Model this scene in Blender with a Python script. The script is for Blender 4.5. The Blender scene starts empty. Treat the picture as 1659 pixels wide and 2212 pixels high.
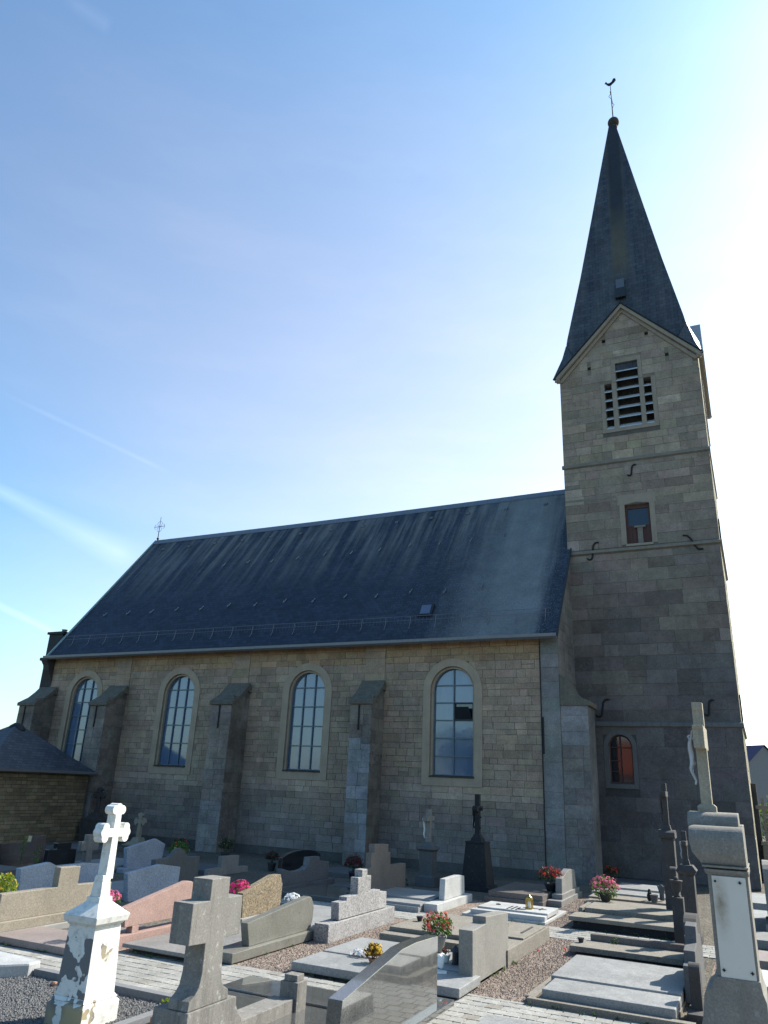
import bpy, bmesh, math, random
from mathutils import Vector, Matrix, noise as mnoise
random.seed(7)
R = math.radians
C = bpy.context.scene.collection
SC = bpy.context.scene
S = 1.3                     # survey units -> metres (everything is scaled once at the end)

# ------------------------------------------------------------------ camera, sky, sun, exposure
PITCH, ROLL, YAW = 0.35227974, 0.04486487, 0.46079981
fw = Vector((-math.sin(YAW)*math.cos(PITCH), math.cos(YAW)*math.cos(PITCH), math.sin(PITCH)))
r0 = Vector((math.cos(YAW), math.sin(YAW), 0)); u0 = r0.cross(fw)
rr = r0*math.cos(ROLL) + u0*math.sin(ROLL); uu = u0*math.cos(ROLL) - r0*math.sin(ROLL)
camd = bpy.data.cameras.new('camera'); cam = bpy.data.objects.new('camera', camd); C.objects.link(cam)
cam.matrix_world = Matrix(((rr.x,uu.x,-fw.x,5.17079*S),(rr.y,uu.y,-fw.y,-20.55177*S),(rr.z,uu.z,-fw.z,2.1*S),(0,0,0,1)))
camd.sensor_fit = 'HORIZONTAL'; camd.sensor_width = 36; camd.lens = 1602/1659*36
camd.clip_start = .1; camd.clip_end = 3000
SC.camera = cam

SUN_AZ, SUN_EL = 55.0, 41.0        # degrees from +X towards +Y; elevation
sd = Vector((math.cos(R(SUN_EL))*math.cos(R(SUN_AZ)), math.cos(R(SUN_EL))*math.sin(R(SUN_AZ)), math.sin(R(SUN_EL))))
W = bpy.data.worlds.new('World'); SC.world = W; W.use_nodes = True
SKY_STRENGTH, SUN_STRENGTH, EXPOSURE = .105, 5.0, 1.0
def build_world():
    nt = W.node_tree; N = nt.nodes; L = nt.links
    bg = N['Background']; bg.inputs['Strength'].default_value = SKY_STRENGTH
    sky = N.new('ShaderNodeTexSky'); sky.sky_type = 'NISHITA'; sky.sun_disc = False
    sky.sun_elevation = R(SUN_EL); sky.sun_rotation = R(90-SUN_AZ)
    sky.altitude = 100; sky.air_density = 1.0; sky.dust_density = 1.25; sky.ozone_density = 1.0
    tc = N.new('ShaderNodeTexCoord')
    def vm(op, a, b=None):
        n = N.new('ShaderNodeVectorMath'); n.operation = op
        for i, v in enumerate((a, b)):
            if v is None: continue
            if isinstance(v, (tuple, list, Vector)): n.inputs[i].default_value = tuple(v)
            else: L.new(v, n.inputs[i])
        return n
    def mt(op, a, b=None, c=None, clamp=False):
        n = N.new('ShaderNodeMath'); n.operation = op; n.use_clamp = clamp
        for i, v in enumerate((a, b, c)):
            if v is None: continue
            if isinstance(v, (int, float)): n.inputs[i].default_value = v
            else: L.new(v, n.inputs[i])
        return n.outputs[0]
    d = vm('NORMALIZE', tc.outputs['Generated']).outputs[0]
    # thin high cloud: fine streaky noise
    mp = N.new('ShaderNodeMapping'); mp.inputs['Scale'].default_value = (2.2, 2.2, 9); mp.inputs['Rotation'].default_value = (R(20), R(25), 0)
    L.new(d, mp.inputs[0])
    nz = N.new('ShaderNodeTexNoise'); nz.inputs['Scale'].default_value = 1.6; nz.inputs['Detail'].default_value = 7; nz.inputs['Roughness'].default_value = .6
    L.new(mp.outputs[0], nz.inputs['Vector'])
    haze = mt('MULTIPLY', mt('SUBTRACT', nz.outputs[0], .45, clamp=True), .07)
    # old vapour trails: each between two directions, widening along its length
    masks = [haze]
    def pix(x, y):
        return (rr*((x-829.5)/1602) - uu*((y-1106)/1602) + fw).normalized()
    for a, b, w0, w1, st in (((-60,1030),(300,1215),.008,.026,.17), ((45,868),(360,1018),.004,.004,.07), ((-40,1290),(125,1370),.006,.005,.16), ((150,0),(240,60),.01,.012,.05)):
        A = pix(*a); B = pix(*b); nn = A.cross(B).normalized(); t = (B-A); ln = t.length; t = t/ln
        dist = mt('ABSOLUTE', vm('DOT_PRODUCT', d, nn).outputs['Value'])
        along = mt('DIVIDE', mt('SUBTRACT', vm('DOT_PRODUCT', d, t).outputs['Value'], A.dot(t)), ln)
        wid = mt('ADD', mt('MULTIPLY', along, w1-w0), w0)
        soft = mt('SUBTRACT', 1, mt('DIVIDE', dist, mt('MAXIMUM', wid, .002)), clamp=True)
        ends = mt('MULTIPLY', mt('MULTIPLY', mt('ADD', along, .15), 3, clamp=True), mt('MULTIPLY', mt('SUBTRACT', 1.03, along), 6, clamp=True))
        front = mt('GREATER_THAN', vm('DOT_PRODUCT', d, A).outputs['Value'], .3)
        nmod = mt('ADD', mt('MULTIPLY', nz.outputs[0], .8), .4)
        masks.append(mt('MULTIPLY', mt('MULTIPLY', mt('MULTIPLY', soft, ends), mt('MULTIPLY', front, st)), nmod))
    tot = masks[0]
    for m in masks[1:]: tot = mt('ADD', tot, m, clamp=True)
    mix = N.new('ShaderNodeMix'); mix.data_type = 'RGBA'
    L.new(tot, mix.inputs[0]); grade = vm('MULTIPLY', sky.outputs[0], (.66,1.075,1.24))
    # thin veil of high haze, densest low down and towards the sun
    sep = N.new('ShaderNodeSeparateXYZ'); L.new(d, sep.inputs[0])
    v1 = mt('SUBTRACT', vm('DOT_PRODUCT', d, sd).outputs['Value'], .1, clamp=True)
    v2 = mt('SUBTRACT', .87, sep.outputs[2], clamp=True)
    veil = mt('MULTIPLY', mt('MULTIPLY', mt('MULTIPLY', v1, v2), 1.5), mt('ADD', mt('MULTIPLY', nz.outputs[0], .5), .75))
    low = mt('MULTIPLY', mt('SUBTRACT', .3, mt('ABSOLUTE', sep.outputs[2]), clamp=True), 1.1)
    veil = mt('ADD', veil, low)
    vs_ = vm('SCALE', (5.9, 3.0, .1)); L.new(veil, vs_.inputs['Scale'])
    veiled = vm('ADD', grade.outputs[0], vs_.outputs[0]); L.new(veiled.outputs[0], mix.inputs[6])
    sc = vm('SCALE', veiled.outputs[0]); sc.inputs['Scale'].default_value = 1.0
    ad = vm('ADD', sc.outputs[0], (5.0, 5.0, 5.0))
    L.new(ad.outputs[0], mix.inputs[7])
    L.new(mix.outputs[2], bg.inputs['Color'])
build_world()
ld = bpy.data.lights.new('sun', 'SUN'); ld.energy = SUN_STRENGTH; ld.angle = R(.53); ld.color = (1, .95, .86)
sun = bpy.data.objects.new('sun', ld); C.objects.link(sun); sun.rotation_euler = (-sd).to_track_quat('-Z', 'Y').to_euler()
SC.view_settings.view_transform = 'Standard'; SC.view_settings.look = 'None'
SC.view_settings.exposure = EXPOSURE; SC.view_settings.gamma = 1
SC.cycles.max_bounces = 6

# ------------------------------------------------------------------ materials
MATS = {}
def nodemat(name, rough=.8, spec=.4):
    m = bpy.data.materials.new(name); m.use_nodes = True
    b = m.node_tree.nodes['Principled BSDF']; b.inputs['Roughness'].default_value = rough
    b.inputs['Specular IOR Level'].default_value = spec
    MATS[name] = m
    return m, m.node_tree.nodes, m.node_tree.links, b
def coords(N, L, scale=(1,1,1), rot=(0,0,0)):
    tc = N.new('ShaderNodeTexCoord'); mp = N.new('ShaderNodeMapping')
    mp.inputs['Scale'].default_value = tuple(s/S for s in scale); mp.inputs['Rotation'].default_value = rot
    L.new(tc.outputs['Object'], mp.inputs[0]); return mp.outputs[0]
def noise(N, L, vec, scale, detail=5, rough=.6):
    n = N.new('ShaderNodeTexNoise'); n.inputs['Scale'].default_value = scale
    n.inputs['Detail'].default_value = detail; n.inputs['Roughness'].default_value = rough
    L.new(vec, n.inputs['Vector']); return n.outputs[0]
def ramp(N, L, fac, stops):
    r = N.new('ShaderNodeValToRGB'); e = r.color_ramp.elements
    while len(e) < len(stops): e.new(.5)
    for el, (p, c) in zip(e, stops):
        el.position = p; el.color = (c if len(c) == 4 else (*c, 1)) if isinstance(c, tuple) else (c, c, c, 1)
    L.new(fac, r.inputs[0]); return r.outputs[0]
def mixc(N, L, fac, a, b, mode='MIX'):
    n = N.new('ShaderNodeMix'); n.data_type = 'RGBA'; n.blend_type = mode
    for idx, v in ((0, fac), (6, a), (7, b)):
        if isinstance(v, (int, float)): n.inputs[idx].default_value = v
        elif isinstance(v, tuple): n.inputs[idx].default_value = (*v, 1) if len(v) == 3 else v
        else: L.new(v, n.inputs[idx])
    return n.outputs[2]
def bump(N, L, b, h, strength=.3, dist=.01):
    n = N.new('ShaderNodeBump'); n.inputs['Strength'].default_value = strength; n.inputs['Distance'].default_value = dist
    L.new(h, n.inputs['Height']); L.new(n.outputs[0], b.inputs['Normal'])

def stone(name, c, var=.35, scale=3, rough=.85, streak=.0, streak_c=(.03,.03,.03), grain=60, grain_amt=.15, lichen=0, lichen_c=(.3,.3,.22), bmp=.25, spec=.3):
    """weathered or cut stone: broad tone, fine grain, dark run-off, lichen spots"""
    m, N, L, b = nodemat(name, rough, spec)
    v = coords(N, L); n1 = noise(N, L, v, scale); n2 = noise(N, L, v, grain, 3, .7)
    col = mixc(N, L, n1, tuple(x*(1-var) for x in c), tuple(min(1, x*(1+var)) for x in c))
    g = ramp(N, L, n2, [(.3, 1-grain_amt*1.6), (.7, 1+grain_amt)])
    col = mixc(N, L, 1.0, col, g, 'MULTIPLY')
    if streak:
        vs = coords(N, L, (9, 9, .8)); ns = noise(N, L, vs, 1.3, 5, .7)
        col = mixc(N, L, ramp(N, L, ns, [(.5, 0.0), (.75, streak)]), col, streak_c)
    if lichen:
        nl = noise(N, L, v, 16, 6, .75)
        col = mixc(N, L, ramp(N, L, nl, [(.58, 0.0), (.66, lichen)]), col, lichen_c)
    L.new(col, b.inputs['Base Color'])
    hh = mixc(N, L, .5, n1, n2); bump(N, L, b, hh, bmp, .006)
    return m
def granite(name, c, speck=.5, grain=75, rough=.35, spec=.5, coat=0, dark=None):
    """speckled granite, sawn or polished"""
    m, N, L, b = nodemat(name, rough, spec)
    v = coords(N, L)
    vo = N.new('ShaderNodeTexVoronoi'); vo.inputs['Scale'].default_value = grain; L.new(v, vo.inputs['Vector'])
    sep = N.new('ShaderNodeSeparateColor'); L.new(vo.outputs['Color'], sep.inputs[0])
    d = dark or tuple(x*.35 for x in c)
    base = ramp(N, L, sep.outputs[0], [(0, d), (.25, tuple(x*.8 for x in c)), (.65, c), (1, tuple(min(1, x*1.45) for x in c))])
    col = mixc(N, L, speck, c, base)
    n1 = noise(N, L, v, 2.2); col = mixc(N, L, 1.0, col, ramp(N, L, n1, [(.3, .82), (.7, 1.12)]), 'MULTIPLY')
    n3 = noise(N, L, coords(N, L, (7, 7, 1)), 1.6, 6, .7)
    col = mixc(N, L, ramp(N, L, n3, [(.55, 0.0), (.8, .35)]), col, tuple(x*.5 for x in c))
    L.new(col, b.inputs['Base Color'])
    nr = noise(N, L, v, 9); L.new(ramp(N, L, nr, [(.3, max(0.02, rough-.06)), (.7, min(1, rough+.1))]), b.inputs['Roughness'])
    if coat: b.inputs['Coat Weight'].default_value = coat; b.inputs['Coat Roughness'].default_value = .03
    else: bump(N, L, b, sep.outputs[1], .06, .003)
    return m
def plain(name, c, rough=.6, spec=.4, metal=0, var=.2, scale=12, alpha=None):
    m, N, L, b = nodemat(name, rough, spec); b.inputs['Metallic'].default_value = metal
    n = noise(N, L, coords(N, L), scale)
    L.new(mixc(N, L, n, tuple(x*(1-var) for x in c), tuple(min(1, x*(1+var)) for x in c)), b.inputs['Base Color'])
    bump(N, L, b, n, .1, .004)
    return m
def tinted(name, mort, rough=.9, big=.9, amount=.45, streak=.5, streak_c=(.05,.05,.05), bscale=30, bmp=.35, pale=0, pale_c=(.3,.31,.33)):
    """masonry whose blocks each carry their own stone colour in the 'tint' attribute"""
    m, N, L, b = nodemat(name, rough, .2)
    at = N.new('ShaderNodeAttribute'); at.attribute_name = 'tint'
    v = coords(N, L); n1 = noise(N, L, v, big, 6, .65); n2 = noise(N, L, v, bscale, 4, .7); n4 = noise(N, L, v, 5, 5, .7)
    col = mixc(N, L, 1.0, at.outputs[0], ramp(N, L, n1, [(.28, 1-amount), (.72, 1+amount*.8)]), 'MULTIPLY')
    col = mixc(N, L, 1.0, col, ramp(N, L, n2, [(.3, .74), (.7, 1.2)]), 'MULTIPLY')
    col = mixc(N, L, 1.0, col, ramp(N, L, n4, [(.3, .84), (.7, 1.12)]), 'MULTIPLY')
    ns = noise(N, L, coords(N, L, (3.2, 3.2, .42)), 1.2, 6, .7)
    col = mixc(N, L, ramp(N, L, ns, [(.52, 0.0), (.78, streak)]), col, streak_c)
    if pale:
        npn = noise(N, L, v, 9, 8, .8); np2 = noise(N, L, v, .8, 3)
        f = mixc(N, L, 1.0, ramp(N, L, npn, [(.5, 0.0), (.6, pale)]), ramp(N, L, np2, [(.45, 0.0), (.6, 1.0)]), 'MULTIPLY')
        col = mixc(N, L, f, col, pale_c)
    L.new(col, b.inputs['Base Color']); bump(N, L, b, mixc(N, L, .5, n2, n4), bmp, .012)
    return m

tinted('nave_stone', (.2,.17,.13), amount=.3, streak=.3, streak_c=(.085,.075,.068))
tinted('tower_stone', (.2,.18,.15), streak=.3, streak_c=(.075,.07,.07), amount=.3, pale=.15, pale_c=(.3,.29,.28))
tinted('buttress_stone', (.2,.18,.15), streak=.3, pale=.3, pale_c=(.34,.355,.38))
tinted('annex_brick', (.1,.085,.06), streak=.2, amount=.35)
tinted('paver', (.3,.29,.26), streak=0, amount=.2, big=1.5, bmp=.2)
stone('dressed_stone', (.35,.275,.2), .3, 2.5, streak=.25, streak_c=(.12,.1,.07))
stone('coping_stone', (.29,.24,.19), .25, 3, streak=.35, streak_c=(.1,.095,.085))
stone('dressed_grey', (.20,.18,.15), .3, 2.5, streak=.35, streak_c=(.07,.065,.06), lichen=.3, lichen_c=(.28,.28,.25))
stone('mossy_cap', (.125,.112,.09), .5, 6, streak=.4, lichen=.75, lichen_c=(.24,.22,.16), bmp=.8)
stone('soot_render', (.13,.125,.12), .4, 1.4, streak=.6, streak_c=(.045,.045,.05), lichen=.25, lichen_c=(.25,.26,.28))
stone('old_dark_stone', (.055,.05,.048), .4, 4, streak=.3, lichen=.3, lichen_c=(.16,.16,.14), bmp=.5)
stone('black_stone', (.022,.022,.024), .4, 5, lichen=.4, lichen_c=(.1,.1,.1), bmp=.4)
stone('weather_slab', (.20,.18,.15), .35, 5, lichen=.5, lichen_c=(.2,.19,.16), streak=0, bmp=.6, grain_amt=.3)
stone('bluestone', (.195,.183,.165), .25, 4, streak=.75, streak_c=(.075,.07,.065), lichen=.6, lichen_c=(.38,.37,.34), grain_amt=.18, bmp=.4)
stone('bluestone_dark', (.10,.098,.098), .25, 3, streak=.3, streak_c=(.06,.06,.06), lichen=.3, lichen_c=(.2,.2,.19))
stone('limestone_cross', (.30,.265,.2), .25, 5, streak=.5, streak_c=(.14,.11,.075), lichen=.4, lichen_c=(.19,.17,.12))
stone('monument_stone', (.205,.187,.162), .3, 4, streak=.35, streak_c=(.1,.095,.08), lichen=.45, lichen_c=(.34,.34,.33), bmp=.4)
stone('brown_rough', (.21,.165,.108), .35, 6, grain=45, grain_amt=.55, bmp=.9)
stone('pink_stone', (.30,.197,.168), .25, 4, streak=.15, streak_c=(.28,.17,.14), grain_amt=.2, lichen=.25, lichen_c=(.48,.34,.28))
granite('tan_granite', (.225,.195,.15), .45, 80, .55)
granite('olive_granite', (.155,.15,.128), .4, 85, .32, .5)
granite('speckle_granite', (.27,.26,.255), .75, 58, .6, .4, dark=(.07,.065,.07))
granite('white_granite', (.38,.38,.37), .3, 85, .5)
granite('blue_granite', (.30,.33,.385), .55, 75, .45)
granite('pale_slab', (.235,.235,.23), .4, 80, .5)
granite('grey_granite', (.19,.183,.172), .45, 80, .5)
granite('warm_headstone', (.20,.188,.168), .35, 80, .6)
granite('brown_granite', (.13,.11,.10), .5, 70, .4)
granite('dark_polish', (.085,.085,.082), .55, 90, .12, .6, coat=.9)
granite('black_polish', (.014,.015,.018), .4, 90, .12, .6, coat=.8)
granite('dark_carved', (.10,.105,.115), .7, 60, .4)
granite('mauve_slab', (.21,.17,.155), .3, 80, .5)
plain('zinc', (.16,.17,.19), .45, .5, .4, .25)
plain('copper_flash', (.2,.3,.32), .6, .4, 0, .2)
plain('iron', (.018,.017,.018), .7, .4, .3)
plain('brass', (.42,.30,.08), .3, .5, 1.0, .2)
plain('glazing_bar', (.09,.13,.16), .5)
plain('brown_wood', (.085,.042,.035), .7, .3, 0, .4, 20)
plain('black_paint', (.02,.022,.028), .5)
plain('terracotta', (.34,.17,.1), .8)
plain('white_ceramic', (.75,.75,.72), .35)
plain('grey_concrete', (.24,.235,.22), .85, .3)
plain('kerb', (.16,.16,.165), .8, .3, 0, .3, 20)
plain('leaf_green', (.07,.13,.025), .6, .4, 0, .5, 9)
plain('leaf_sunlit', (.11,.17,.03), .6, .4, 0, .5, 3)  # leaf green lightened, sunlight on the bush put into the colour
plain('leaf_lime', (.2,.26,.02), .6, .4, 0, .4, 9)
plain('leaf_dark', (.03,.05,.02), .6, .4, 0, .5, 9)
plain('leaf_brown', (.12,.07,.02), .7, .3, 0, .5, 9)
plain('petal_pink', (.75,.16,.3), .6, .3, 0, .3, 9)
plain('petal_hot', (.72,.04,.22), .6, .3, 0, .3, 9)
plain('petal_red', (.6,.025,.02), .6, .3, 0, .3, 9)
plain('petal_rose', (.7,.12,.12), .6, .3, 0, .3, 9)
plain('petal_yellow', (.75,.5,.03), .6, .3, 0, .3, 9)
plain('petal_white', (.8,.8,.8), .6, .3, 0, .1, 9)
plain('petal_wine', (.16,.012,.03), .6, .3, 0, .3, 9)
plain('house_render', (.17,.18,.19), .8)
plain('house_slate', (.025,.035,.085), .8, .1)
plain('lens_dark', (.03,.035,.05), .15, .6)
def enamel():
    m, N, L, b = nodemat('enamel', .4, .45)
    v = coords(N, L); n = noise(N, L, v, 5); n2 = noise(N, L, v, 22, 6, .7)
    sx = N.new('ShaderNodeSeparateXYZ'); L.new(v, sx.inputs[0])
    def near(sock, c, w):
        a = N.new('ShaderNodeMath'); a.operation = 'SUBTRACT'; L.new(sock, a.inputs[0]); a.inputs[1].default_value = c
        q = N.new('ShaderNodeMath'); q.operation = 'ABSOLUTE'; L.new(a.outputs[0], q.inputs[0])
        r = N.new('ShaderNodeMapRange'); r.inputs[1].default_value = w; r.inputs[2].default_value = 0; L.new(q.outputs[0], r.inputs[0]); return r.outputs[0]
    f = mixc(N, L, 1.0, near(sx.outputs[0], -.07, .075), near(sx.outputs[2], 1.3, .28), 'MULTIPLY')
    f = mixc(N, L, 1.0, f, ramp(N, L, n2, [(.3, .4), (.65, 1.0)]), 'MULTIPLY')
    col = mixc(N, L, n, (.52,.49,.44), (.60,.56,.50))
    col = mixc(N, L, f, col, (.16,.115,.06))
    col = mixc(N, L, ramp(N, L, n2, [(.68, 0.0), (.74, .6)]), col, (.2,.17,.13))
    L.new(col, b.inputs['Base Color'])
enamel()
plain('corpus_metal', (.35,.36,.38), .45, .5, .35, .2)
plain('skylight_pane', (.10,.125,.19), .3)
plain('red_tile', (.32,.09,.05), .8)
plain('trunk', (.09,.07,.05), .9)

for nm in [k for k in MATS if k.startswith(('leaf_', 'petal_'))]:     # thin living tissue lets light through
    nt = MATS[nm].node_tree; b = nt.nodes['Principled BSDF']; tr = nt.nodes.new('ShaderNodeBsdfTranslucent'); mx = nt.nodes.new('ShaderNodeMixShader')
    src = b.inputs['Base Color'].links[0].from_socket; nt.links.new(src, tr.inputs['Color']); mx.inputs[0].default_value = .4
    nt.links.new(b.outputs[0], mx.inputs[1]); nt.links.new(tr.outputs[0], mx.inputs[2]); nt.links.new(mx.outputs[0], nt.nodes['Material Output'].inputs['Surface'])
def glass_mat():
    m, N, L, b = nodemat('church_glass', .12, .6)
    v = coords(N, L, (1, 1, .25)); n = noise(N, L, v, 7, 5, .6)
    L.new(mixc(N, L, n, (.06,.10,.175), (.11,.165,.25)), b.inputs['Base Color'])  # blue of the mirrored sky put into the glass base colour
    b.inputs['IOR'].default_value = 1.7; b.inputs['Roughness'].default_value = .07
    bump(N, L, b, noise(N, L, coords(N, L), 2.2, 2), .08, .03)
glass_mat()
def dark_glass():
    m, N, L, b = nodemat('dark_glass', .06, .5)
    b.inputs['Base Color'].default_value = (.02, .022, .028, 1); b.inputs['Coat Weight'].default_value = .15
dark_glass()
def slate(name, c, row=.13, wid=.2, streaks=True, lich=.5, spire=False):
    m, N, L, b = nodemat(name, .6, .25)
    tc = N.new('ShaderNodeTexCoord'); uv = tc.outputs['UV']
    mp = N.new('ShaderNodeMapping'); L.new(uv, mp.inputs[0])
    br = N.new('ShaderNodeTexBrick'); br.inputs['Scale'].default_value = 1; br.inputs['Brick Width'].default_value = wid
    br.inputs['Row Height'].default_value = row; br.inputs['Mortar Size'].default_value = .006; br.offset = .5
    br.inputs['Color1'].default_value = (.72,.72,.72,1); br.inputs['Color2'].default_value = (1.28,1.28,1.28,1); br.inputs['Mortar'].default_value = (.15,.15,.15,1)
    br.inputs['Bias'].default_value = 0
    L.new(mp.outputs[0], br.inputs['Vector'])
    col = mixc(N, L, 1.0, (*c,), br.outputs['Color'], 'MULTIPLY')
    v = coords(N, L); n1 = noise(N, L, v, 1.2, 6, .7)
    sp = N.new('ShaderNodeMapping'); sp.inputs['Scale'].default_value = (2.6, .16, 1); L.new(uv, sp.inputs[0])
    ns = noise(N, L, sp.outputs[0], 1.0, 7, .65)
    nf = noise(N, L, v, 24, 5, .8)
    sx = N.new('ShaderNodeSeparateXYZ'); L.new(mp.outputs[0], sx.inputs[0])
    if streaks:
        top = N.new('ShaderNodeMapRange'); top.inputs[1].default_value = 2.8; top.inputs[2].default_value = 6.4; L.new(sx.outputs[1], top.inputs[0])
        f = mixc(N, L, 1.0, ramp(N, L, ns, [(.44, 0.0), (.62, .85)]), top.outputs[0], 'MULTIPLY')
        f = mixc(N, L, 1.0, f, ramp(N, L, nf, [(.35, .45), (.65, 1.0)]), 'MULTIPLY')
        col = mixc(N, L, f, col, (.21,.2,.175))
        # broad pale run below the tower, where its rain water falls on the slates
        nd = noise(N, L, sp.outputs[0], .7, 4, .6)
        xx = N.new('ShaderNodeMath'); xx.operation = 'MULTIPLY_ADD'; L.new(nd, xx.inputs[0]); xx.inputs[1].default_value = 1.3; L.new(sx.outputs[0], xx.inputs[2])
        band = ramp(N, L, xx.outputs[0], [(0, 0.0), (1, 0.0)])
        mr = N.new('ShaderNodeMapRange'); mr.inputs[1].default_value = 16.2; mr.inputs[2].default_value = 18.3; L.new(xx.outputs[0], mr.inputs[0])
        mr2 = N.new('ShaderNodeMapRange'); mr2.inputs[1].default_value = 19.9; mr2.inputs[2].default_value = 19.4; L.new(xx.outputs[0], mr2.inputs[0])
        fb = mixc(N, L, 1.0, mr.outputs[0], mr2.outputs[0], 'MULTIPLY')
        fb = mixc(N, L, 1.0, fb, ramp(N, L, nf, [(.36, .35), (.6, .85)]), 'MULTIPLY')
        col = mixc(N, L, fb, col, (.235,.24,.23))
        mrs = N.new('ShaderNodeMapRange'); mrs.inputs[1].default_value = 11.5; mrs.inputs[2].default_value = 17; L.new(sx.outputs[0], mrs.inputs[0])
        fs = mixc(N, L, 1.0, ramp(N, L, nf, [(.52, 0.0), (.6, .6)]), mrs.outputs[0], 'MULTIPLY')
        col = mixc(N, L, fs, col, (.15,.155,.155))
    else:
        f = mixc(N, L, 1.0, ramp(N, L, ns, [(.4, 0.0), (.65, lich)]), ramp(N, L, nf, [(.4, .4), (.65, 1.0)]), 'MULTIPLY')
        col = mixc(N, L, f, col, (.15,.148,.135))
    if spire:   # dark wash of rust and lead running down from the ball, then a mossy patch
        ax = N.new('ShaderNodeMath'); ax.operation = 'ABSOLUTE'; L.new(sx.outputs[0], ax.inputs[0])
        mw = N.new('ShaderNodeMapRange'); mw.inputs[1].default_value = .34; mw.inputs[2].default_value = .2; L.new(ax.outputs[0], mw.inputs[0])
        mh = N.new('ShaderNodeMapRange'); mh.inputs[1].default_value = 6.4; mh.inputs[2].default_value = 8.2; L.new(sx.outputs[1], mh.inputs[0])
        mh3 = N.new('ShaderNodeMapRange'); mh3.inputs[1].default_value = 4.0; mh3.inputs[2].default_value = 5.0; L.new(sx.outputs[1], mh3.inputs[0])
        ol = mixc(N, L, 1.0, mw.outputs[0], mh3.outputs[0], 'MULTIPLY')
        col = mixc(N, L, mixc(N, L, 1.0, ol, (.75,.75,.75), 'MULTIPLY'), col, (.10,.09,.06))
        col = mixc(N, L, mixc(N, L, 1.0, mw.outputs[0], mh.outputs[0], 'MULTIPLY'), col, (.026,.028,.036))
    col = mixc(N, L, 1.0, col, ramp(N, L, n1, [(.3, .8), (.7, 1.2)]), 'MULTIPLY')
    L.new(col, b.inputs['Base Color'])
    L.new(ramp(N, L, nf, [(.3, .42), (.7, .7)]), b.inputs['Roughness'])
    bump(N, L, b, br.outputs['Color'], .5, .012)
    return m
slate('nave_slate', (.022,.029,.048))
slate('spire_slate', (.045,.052,.07), .15, .22, False, .55, True)
slate('annex_slate', (.045,.052,.068), .12, .18, False, .15)

def white_paint():
    m, N, L, b = nodemat('peeling_white', .5, .4)
    v = coords(N, L); n1 = noise(N, L, v, 4.2, 3, .5); n2 = noise(N, L, v, 16, 6, .7); n3 = noise(N, L, v, 2.0, 2, .5)
    geo = N.new('ShaderNodeNewGeometry'); sp = N.new('ShaderNodeSeparateXYZ'); L.new(geo.outputs['Normal'], sp.inputs[0])
    side = N.new('ShaderNodeMapRange'); side.inputs[1].default_value = -.2; side.inputs[2].default_value = -.9
    side.inputs[3].default_value = 0; side.inputs[4].default_value = .17; L.new(sp.outputs[1], side.inputs[0])     # the -Y side has lost more paint
    ad = N.new('ShaderNodeMath'); ad.operation = 'ADD'; L.new(n1, ad.inputs[0]); L.new(side.outputs[0], ad.inputs[1])
    zz = N.new('ShaderNodeSeparateXYZ'); tcn = N.new('ShaderNodeTexCoord'); L.new(tcn.outputs['Object'], zz.inputs[0])
    up = N.new('ShaderNodeMapRange'); up.inputs[1].default_value = .85*S; up.inputs[2].default_value = .7*S; up.inputs[3].default_value = -.4; up.inputs[4].default_value = 0; L.new(zz.outputs[2], up.inputs[0])
    ad2 = N.new('ShaderNodeMath'); ad2.operation = 'ADD'; L.new(ad.outputs[0], ad2.inputs[0]); L.new(up.outputs[0], ad2.inputs[1])
    peel = ramp(N, L, ad2.outputs[0], [(.615, 0.0), (.625, 1.0)])
    bare = mixc(N, L, ramp(N, L, n3, [(.5, 0.0), (.6, 1.0)]), (.15,.148,.148), (.36,.29,.17))
    grime = ramp(N, L, n2, [(.5, 0.0), (.68, .6)])
    paint = mixc(N, L, grime, (.66,.65,.60), (.30,.28,.25))
    col = mixc(N, L, peel, paint, bare)
    L.new(col, b.inputs['Base Color'])
    L.new(mixc(N, L, peel, (.45,.45,.45), (.9,.9,.9)), b.inputs['Roughness'])
    inv = mixc(N, L, peel, (1,1,1), (0,0,0)); bump(N, L, b, inv, .4, .004)
white_paint()
def ground_mat(name, c1, c2, scale, b2=.8):
    m, N, L, b = nodemat(name, .95, .15)
    v = coords(N, L); n1 = noise(N, L, v, scale, 8, .8); n2 = noise(N, L, v, .6, 5)
    vo = N.new('ShaderNodeTexVoronoi'); vo.inputs['Scale'].default_value = 38; L.new(v, vo.inputs['Vector'])
    col = mixc(N, L, n1, c1, c2)
    sep = N.new('ShaderNodeSeparateColor'); L.new(vo.outputs['Color'], sep.inputs[0])
    col = mixc(N, L, 1.0, col, ramp(N, L, sep.outputs[0], [(0, .55), (1, 1.4)]), 'MULTIPLY')
    col = mixc(N, L, 1.0, col, ramp(N, L, n2, [(.3, .8), (.7, 1.2)]), 'MULTIPLY')
    L.new(col, b.inputs['Base Color']); bump(N, L, b, vo.outputs['Distance'], b2, .02)
ground_mat('soil', (.075,.066,.052), (.15,.132,.108), 14)
ground_mat('pink_gravel', (.12,.093,.075), (.25,.2,.165), 20)
ground_mat('dark_gravel', (.04,.04,.042), (.13,.128,.125), 20)
ground_mat('field', (.05,.08,.02), (.09,.12,.04), 5)
plain('pebble_dark', (.11,.108,.108), .8, .3, 0, .75, 40)
plain('pebble_pink', (.21,.165,.14), .85, .3, 0, .55, 40)

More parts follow.
